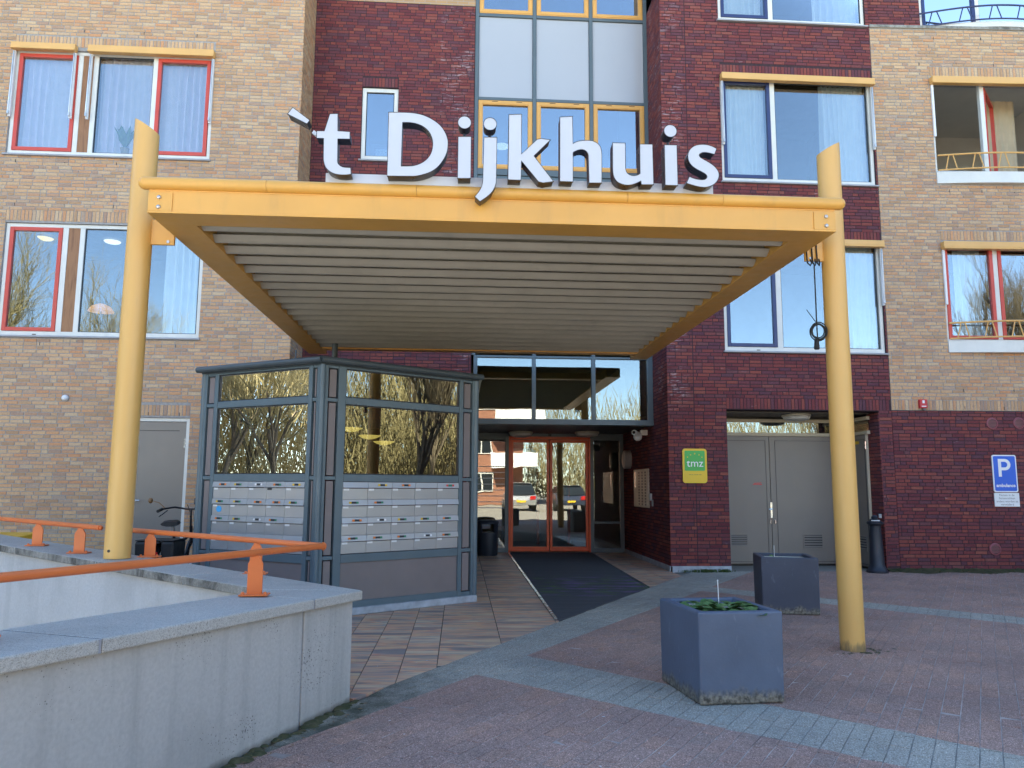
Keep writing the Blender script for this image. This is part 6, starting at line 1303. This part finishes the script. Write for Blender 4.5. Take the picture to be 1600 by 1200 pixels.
# ------------------------------------------------------------------ across the street (seen as reflections)
hs = thing('brick_house', 'red brick house with a low roof right of the forecourt', 'building', (21, 7, 0))
mb = MB(); mb.box(18.0, 30, 7.0, 11.5, 0, 5.2); mb.build('wall', 'far_brick', hs)
mb = MB(); mb.hexa([(17.6, 6.6, 5.2), (30.4, 6.6, 5.2), (30.4, 11.9, 5.2), (17.6, 11.9, 5.2), (18.6, 8.8, 6.3), (29.4, 8.8, 6.3), (29.4, 9.7, 6.3), (18.6, 9.7, 6.3)]); mb.build('roof', 'roof_grey', hs)
for y in (7.6, 9.6):
    mb = MB(); mb.box(17.94, 18.0, y, y + 1.3, 0.9, 2.3); wv = mb.build('window', 'white_frame', hs); mb = MB(); mb.box(17.92, 17.94, y + 0.1, y + 1.2, 1.0, 2.2); mb.build('pane', 'car_glass', wv)
mb = MB(); mb.box(17.93, 18.0, 8.95, 9.5, 0, 2.2); mb.build('door', 'white_frame', hs)

def bare_tree(seed, H, spread, up_, mats=('bark', 'twig'), lv=7):
    rnd = random.Random(seed); tr, cr = MB(), MB()
    def grow(p, d, L, r_, lev):
        mb = tr if lev <= 1 else cr; n = 6 if lev == 0 else (5 if lev == 1 else 3); pts = [p]; q = p; dd = d
        for k in range(3):
            dd = (dd + Vector((rnd.gauss(0, 0.10), rnd.gauss(0, 0.10), up_ * 0.12))).normalized(); q = q + dd * L / 3; pts.append(q)
        mb.tube(pts, r_, n, lev < 2, [r_, r_ * 0.88, r_ * 0.75, r_ * 0.62])
        if lev >= lv: return
        kids = 5 if lev == 0 else (4 if lev < 3 else 3)
        for k in range(kids):
            a = rnd.uniform(0, 6.28); t_ = rnd.uniform(0.35, 1.0) if lev else rnd.uniform(0.45, 1.0)
            b = pts[1] + (pts[3] - pts[1]) * ((t_ - 0.33) / 0.67) if t_ > 0.33 else pts[1]
            sx = dd.cross(Vector((0.3, 0.2, 1))).normalized(); sy = dd.cross(sx); nd_ = (dd * rnd.uniform(0.7, 1.1) + (sx * math.cos(a) + sy * math.sin(a)) * spread * rnd.uniform(0.6, 1.2) + Vector((0, 0, up_ * 0.3))).normalized()
            grow(b, nd_, L * rnd.uniform(0.58, 0.80), r_ * 0.55, lev + 1)
    grow(Vector((0, 0, 0)), Vector((0, 0, 1)), H * 0.28, H * 0.0105, 0)
    return tr, cr
def tree_thing(seed, H, spread, up_, loc, label, mats, lv=7):
    t_ = thing('bare_tree', label, 'tree', loc, 'bare trees across the street'); tr, cr = bare_tree(seed, H, spread, up_, mats, lv)
    tr.build('trunk', mats[0], t_, local=True, smooth=True); cr.build('crown', mats[1], t_, local=True); return t_
ta = tree_thing(2, 14, 0.55, 0.5, (-20.5, -11, 0), 'tall leafless tree with spreading olive twigs across the street', ('bark', 'twig'))
tb = tree_thing(9, 12, 0.36, 1.2, (15.5, 2.6, 0), 'dense upswept leafless tree standing right of the forecourt', ('bark', 'twig_dark'))
for i, (x, y, rz, s_) in enumerate(((-23, 3.5, 1.1, 0.9), (-20, 6.8, 2.3, 0.8), (-25, -0.5, 3.9, 0.95), (-28, 5.0, 5.0, 1.0), (-31, 3, 0.4, 1.1), (-22, 9, 4.4, 0.85), (-29, -14, 2.0, 1.0), (-13, -24, 1.3, 0.95), (-36, -6, 0.9, 1.1), (26, -14, 2.9, 1.0), (34, -22, 0.2, 1.1), (-22.5, -13.5, 2.6, 1.45), (-18.5, -14.5, 5.6, 1.3))):
    dup(ta, (x, y, 0), rz, ['leafless olive tree nearest the left courtyard wall', 'small leafless olive tree close to the left house wall', 'leafless olive tree in the middle of the left courtyard', 'leafless olive tree at the back of the left courtyard', 'tallest leafless olive tree of the left courtyard', 'leafless olive tree beside the left house corner', 'leafless olive tree behind the tall one across the street', 'leafless olive tree beside the brown brick block', 'leafless olive tree at the far left across the street', 'leafless olive tree at the right across the street', 'leafless olive tree farthest right across the street', 'largest leafless olive tree across the street on the left', 'broad leafless olive tree beside the largest one across the street'][i], scale=(s_, s_, s_))
for i, (x, y, rz, s_) in enumerate(((19.5, -11, 1.7, 1.0), (24, -12, 3.1, 1.05), (20, 5.0, 0.7, 0.9), (22, 0.5, 5.1, 1.1), (27, 3.5, 4.0, 1.2))):
    dup(tb, (x, y, 0), rz, ['dark upswept leafless tree across the street on the right', 'larger dark upswept leafless tree across the street on the right', 'dark upswept leafless tree near the right house', 'dark upswept leafless tree behind the forecourt one', 'tallest dark upswept leafless tree on the right'][i], scale=(s_, s_, s_))
hg = MB(); rnd = random.Random(21)
for k in range(9000):
    x = rnd.uniform(-45, 50); y = -40 + rnd.gauss(0, 1.5); z = abs(rnd.gauss(0, 1.6)) + 0.1; s_ = rnd.uniform(0.15, 0.4); a = rnd.uniform(0, 6.28)
    if k % 5 == 3: x, y = -38 + rnd.gauss(0, 1.2), rnd.uniform(-15, 12)
    if k % 5 == 4: x, y = 36 + rnd.gauss(0, 1.2), rnd.uniform(-15, 12)
    z *= 1.0 if k % 5 < 3 else 1.5
    hg.add([(x, y, z), (x + s_ * math.cos(a), y + s_ * math.sin(a), z + s_ * 0.4), (x + s_ * 0.4 * math.cos(a + 1), y + s_ * 0.4, z + s_)], [(0, 1, 2)])
tag(hg.build('hedge', 'twig'), 'long olive hedge of shrubs far across the street', 'hedge', kind='stuff')
wd = MB(); rnd = random.Random(33)
for k in range(60000):
    q_ = k % 5; x = (-44 + rnd.random() * 16) if q_ < 2 else (29 + rnd.random() * 14); y = rnd.uniform(-12, 14); x, y = (rnd.uniform(6, 40), rnd.uniform(-46, -34)) if q_ == 4 else (x, y); z = rnd.uniform(0, 9.5) * (0.75 + 0.25 * math.sin(y * 0.9 + x)); L = rnd.uniform(0.7, 2.0); a = rnd.uniform(0, 6.28); w_ = rnd.uniform(0.012, 0.035); lx, ly = math.cos(a) * L * 0.35, math.sin(a) * L * 0.35
    wd.add([(x - w_, y - w_, z), (x + w_, y + w_, z), (x + lx, y + ly, z + L)], [(0, 1, 2)])
tag(wd.build('thicket', 'twig'), 'far thickets of leafless olive shrubs beside the forecourt', 'wood', kind='stuff')
op = thing('brick_block', 'brown brick apartment block with white balconies across the street', 'building', (-4, -24, 0))
mb = MB(); mb.box(-16, 4.6, -34, -24, 0, 8.6); mb.build('wall', 'far_brick', op)
mb = MB(); mb.box(-16.3, 5.0, -34.2, -23.6, 8.6, 9.0); mb.build('roof', 'sign_white', op)
for fl_ in range(3):
    for c in range(6):
        x = -14.8 + c * 3.1; z = 0.9 + fl_ * 2.8; mb = MB(); mb.box(x, x + 1.7, -24.0, -23.93, z, z + 1.5); wv = mb.build('window', 'white_frame', op); mb = MB(); mb.box(x + 0.08, x + 0.8, -23.93, -23.9, z + 0.08, z + 1.42); mb.box(x + 0.9, x + 1.62, -23.93, -23.9, z + 0.08, z + 1.42); mb.build('pane', 'car_glass', wv)
    mb = MB(); mb.box(2.2, 5.6, -25.5, -22.6, 2.75 + fl_ * 2.8, 2.95 + fl_ * 2.8); mb.box(2.2, 5.6, -22.68, -22.6, 2.95 + fl_ * 2.8, 3.8 + fl_ * 2.8) if fl_ < 2 else None; mb.build('balcony', 'sign_white', op)
def car(mat, loc, rz, label, H=1.45):
    t_ = thing('parked_car', label, 'car', loc, 'cars parked across the street', rz)
    low = [(-2.05, 0.32), (-2.1, 0.6), (-2.02, 0.86), (-1.25, 0.93), (0.95, 0.95), (1.75, 0.82), (2.02, 0.66), (2.08, 0.35)]; top = [(-2.0, 0.88), (-1.72, H - 0.16), (-1.2, H), (0.1, H - 0.02), (0.95, 0.95)]
    def loft(prof, w0, w1, nm, m_, par_=None):
        mb = MB(); n = len(prof); mb.add([(x, -w0 + (w0 - w1) * (z - 0.9) / 0.6 if z > 0.9 else -w0, z) for x, z in prof] + [(x, w0 - (w0 - w1) * (z - 0.9) / 0.6 if z > 0.9 else w0, z) for x, z in prof], [tuple(range(n - 1, -1, -1)), tuple(range(n, 2 * n))] + [(i, (i + 1) % n, n + (i + 1) % n, n + i) for i in range(n)]); return mb.build(nm, m_, t_, local=True, bevel=0.05)
    loft(low, 0.86, 0.86, 'body', mat); loft(top, 0.80, 0.62, 'cabin', 'car_glass'); mb = MB(); mb.box(-1.45, 0.1, -0.6, 0.6, H - 0.02, H + 0.015); mb.build('roof', mat, t_, local=True, bevel=0.01)
    for x in (-1.3, 1.3):
        for y in (-0.80, 0.80): mb = MB(); mb.lathe([(0.31, -0.1), (0.31, 0.1)], (x, y, 0.31), 20, 'Y'); mb.build('wheel', 'rubber', t_, local=True)
    for y in (-0.66, 0.66): mb = MB(); mb.box(-2.12, -2.02, y - 0.14, y + 0.14, 0.62, 0.82); mb.build('tail_light', 'car_red_light', t_, local=True)
    mb = MB(); mb.box(-2.13, -2.1, -0.26, 0.26, 0.5, 0.61); mb.build('number_plate', 'tag_yellow', t_, local=True)
    for y in (-0.62, 0.62): mb = MB(); mb.box(2.0, 2.1, y - 0.16, y + 0.16, 0.58, 0.74); mb.build('headlight', 'label_white', t_, local=True)
    return t_
car('car_silver', (9.2, -11.5, 0), R(-88), 'silver hatchback parked across the street seen from behind')
car('car_dark', (6.2, -12, 0), R(-91), 'dark hatchback parked across the street', 1.42)
car('sign_white', (12.6, -11.8, 0), R(-90), 'tall white van parked across the street', 1.95)
car('car_silver', (3.4, -11.8, 0), R(-89), 'silver car parked at the left end of the row across the street', 1.5)
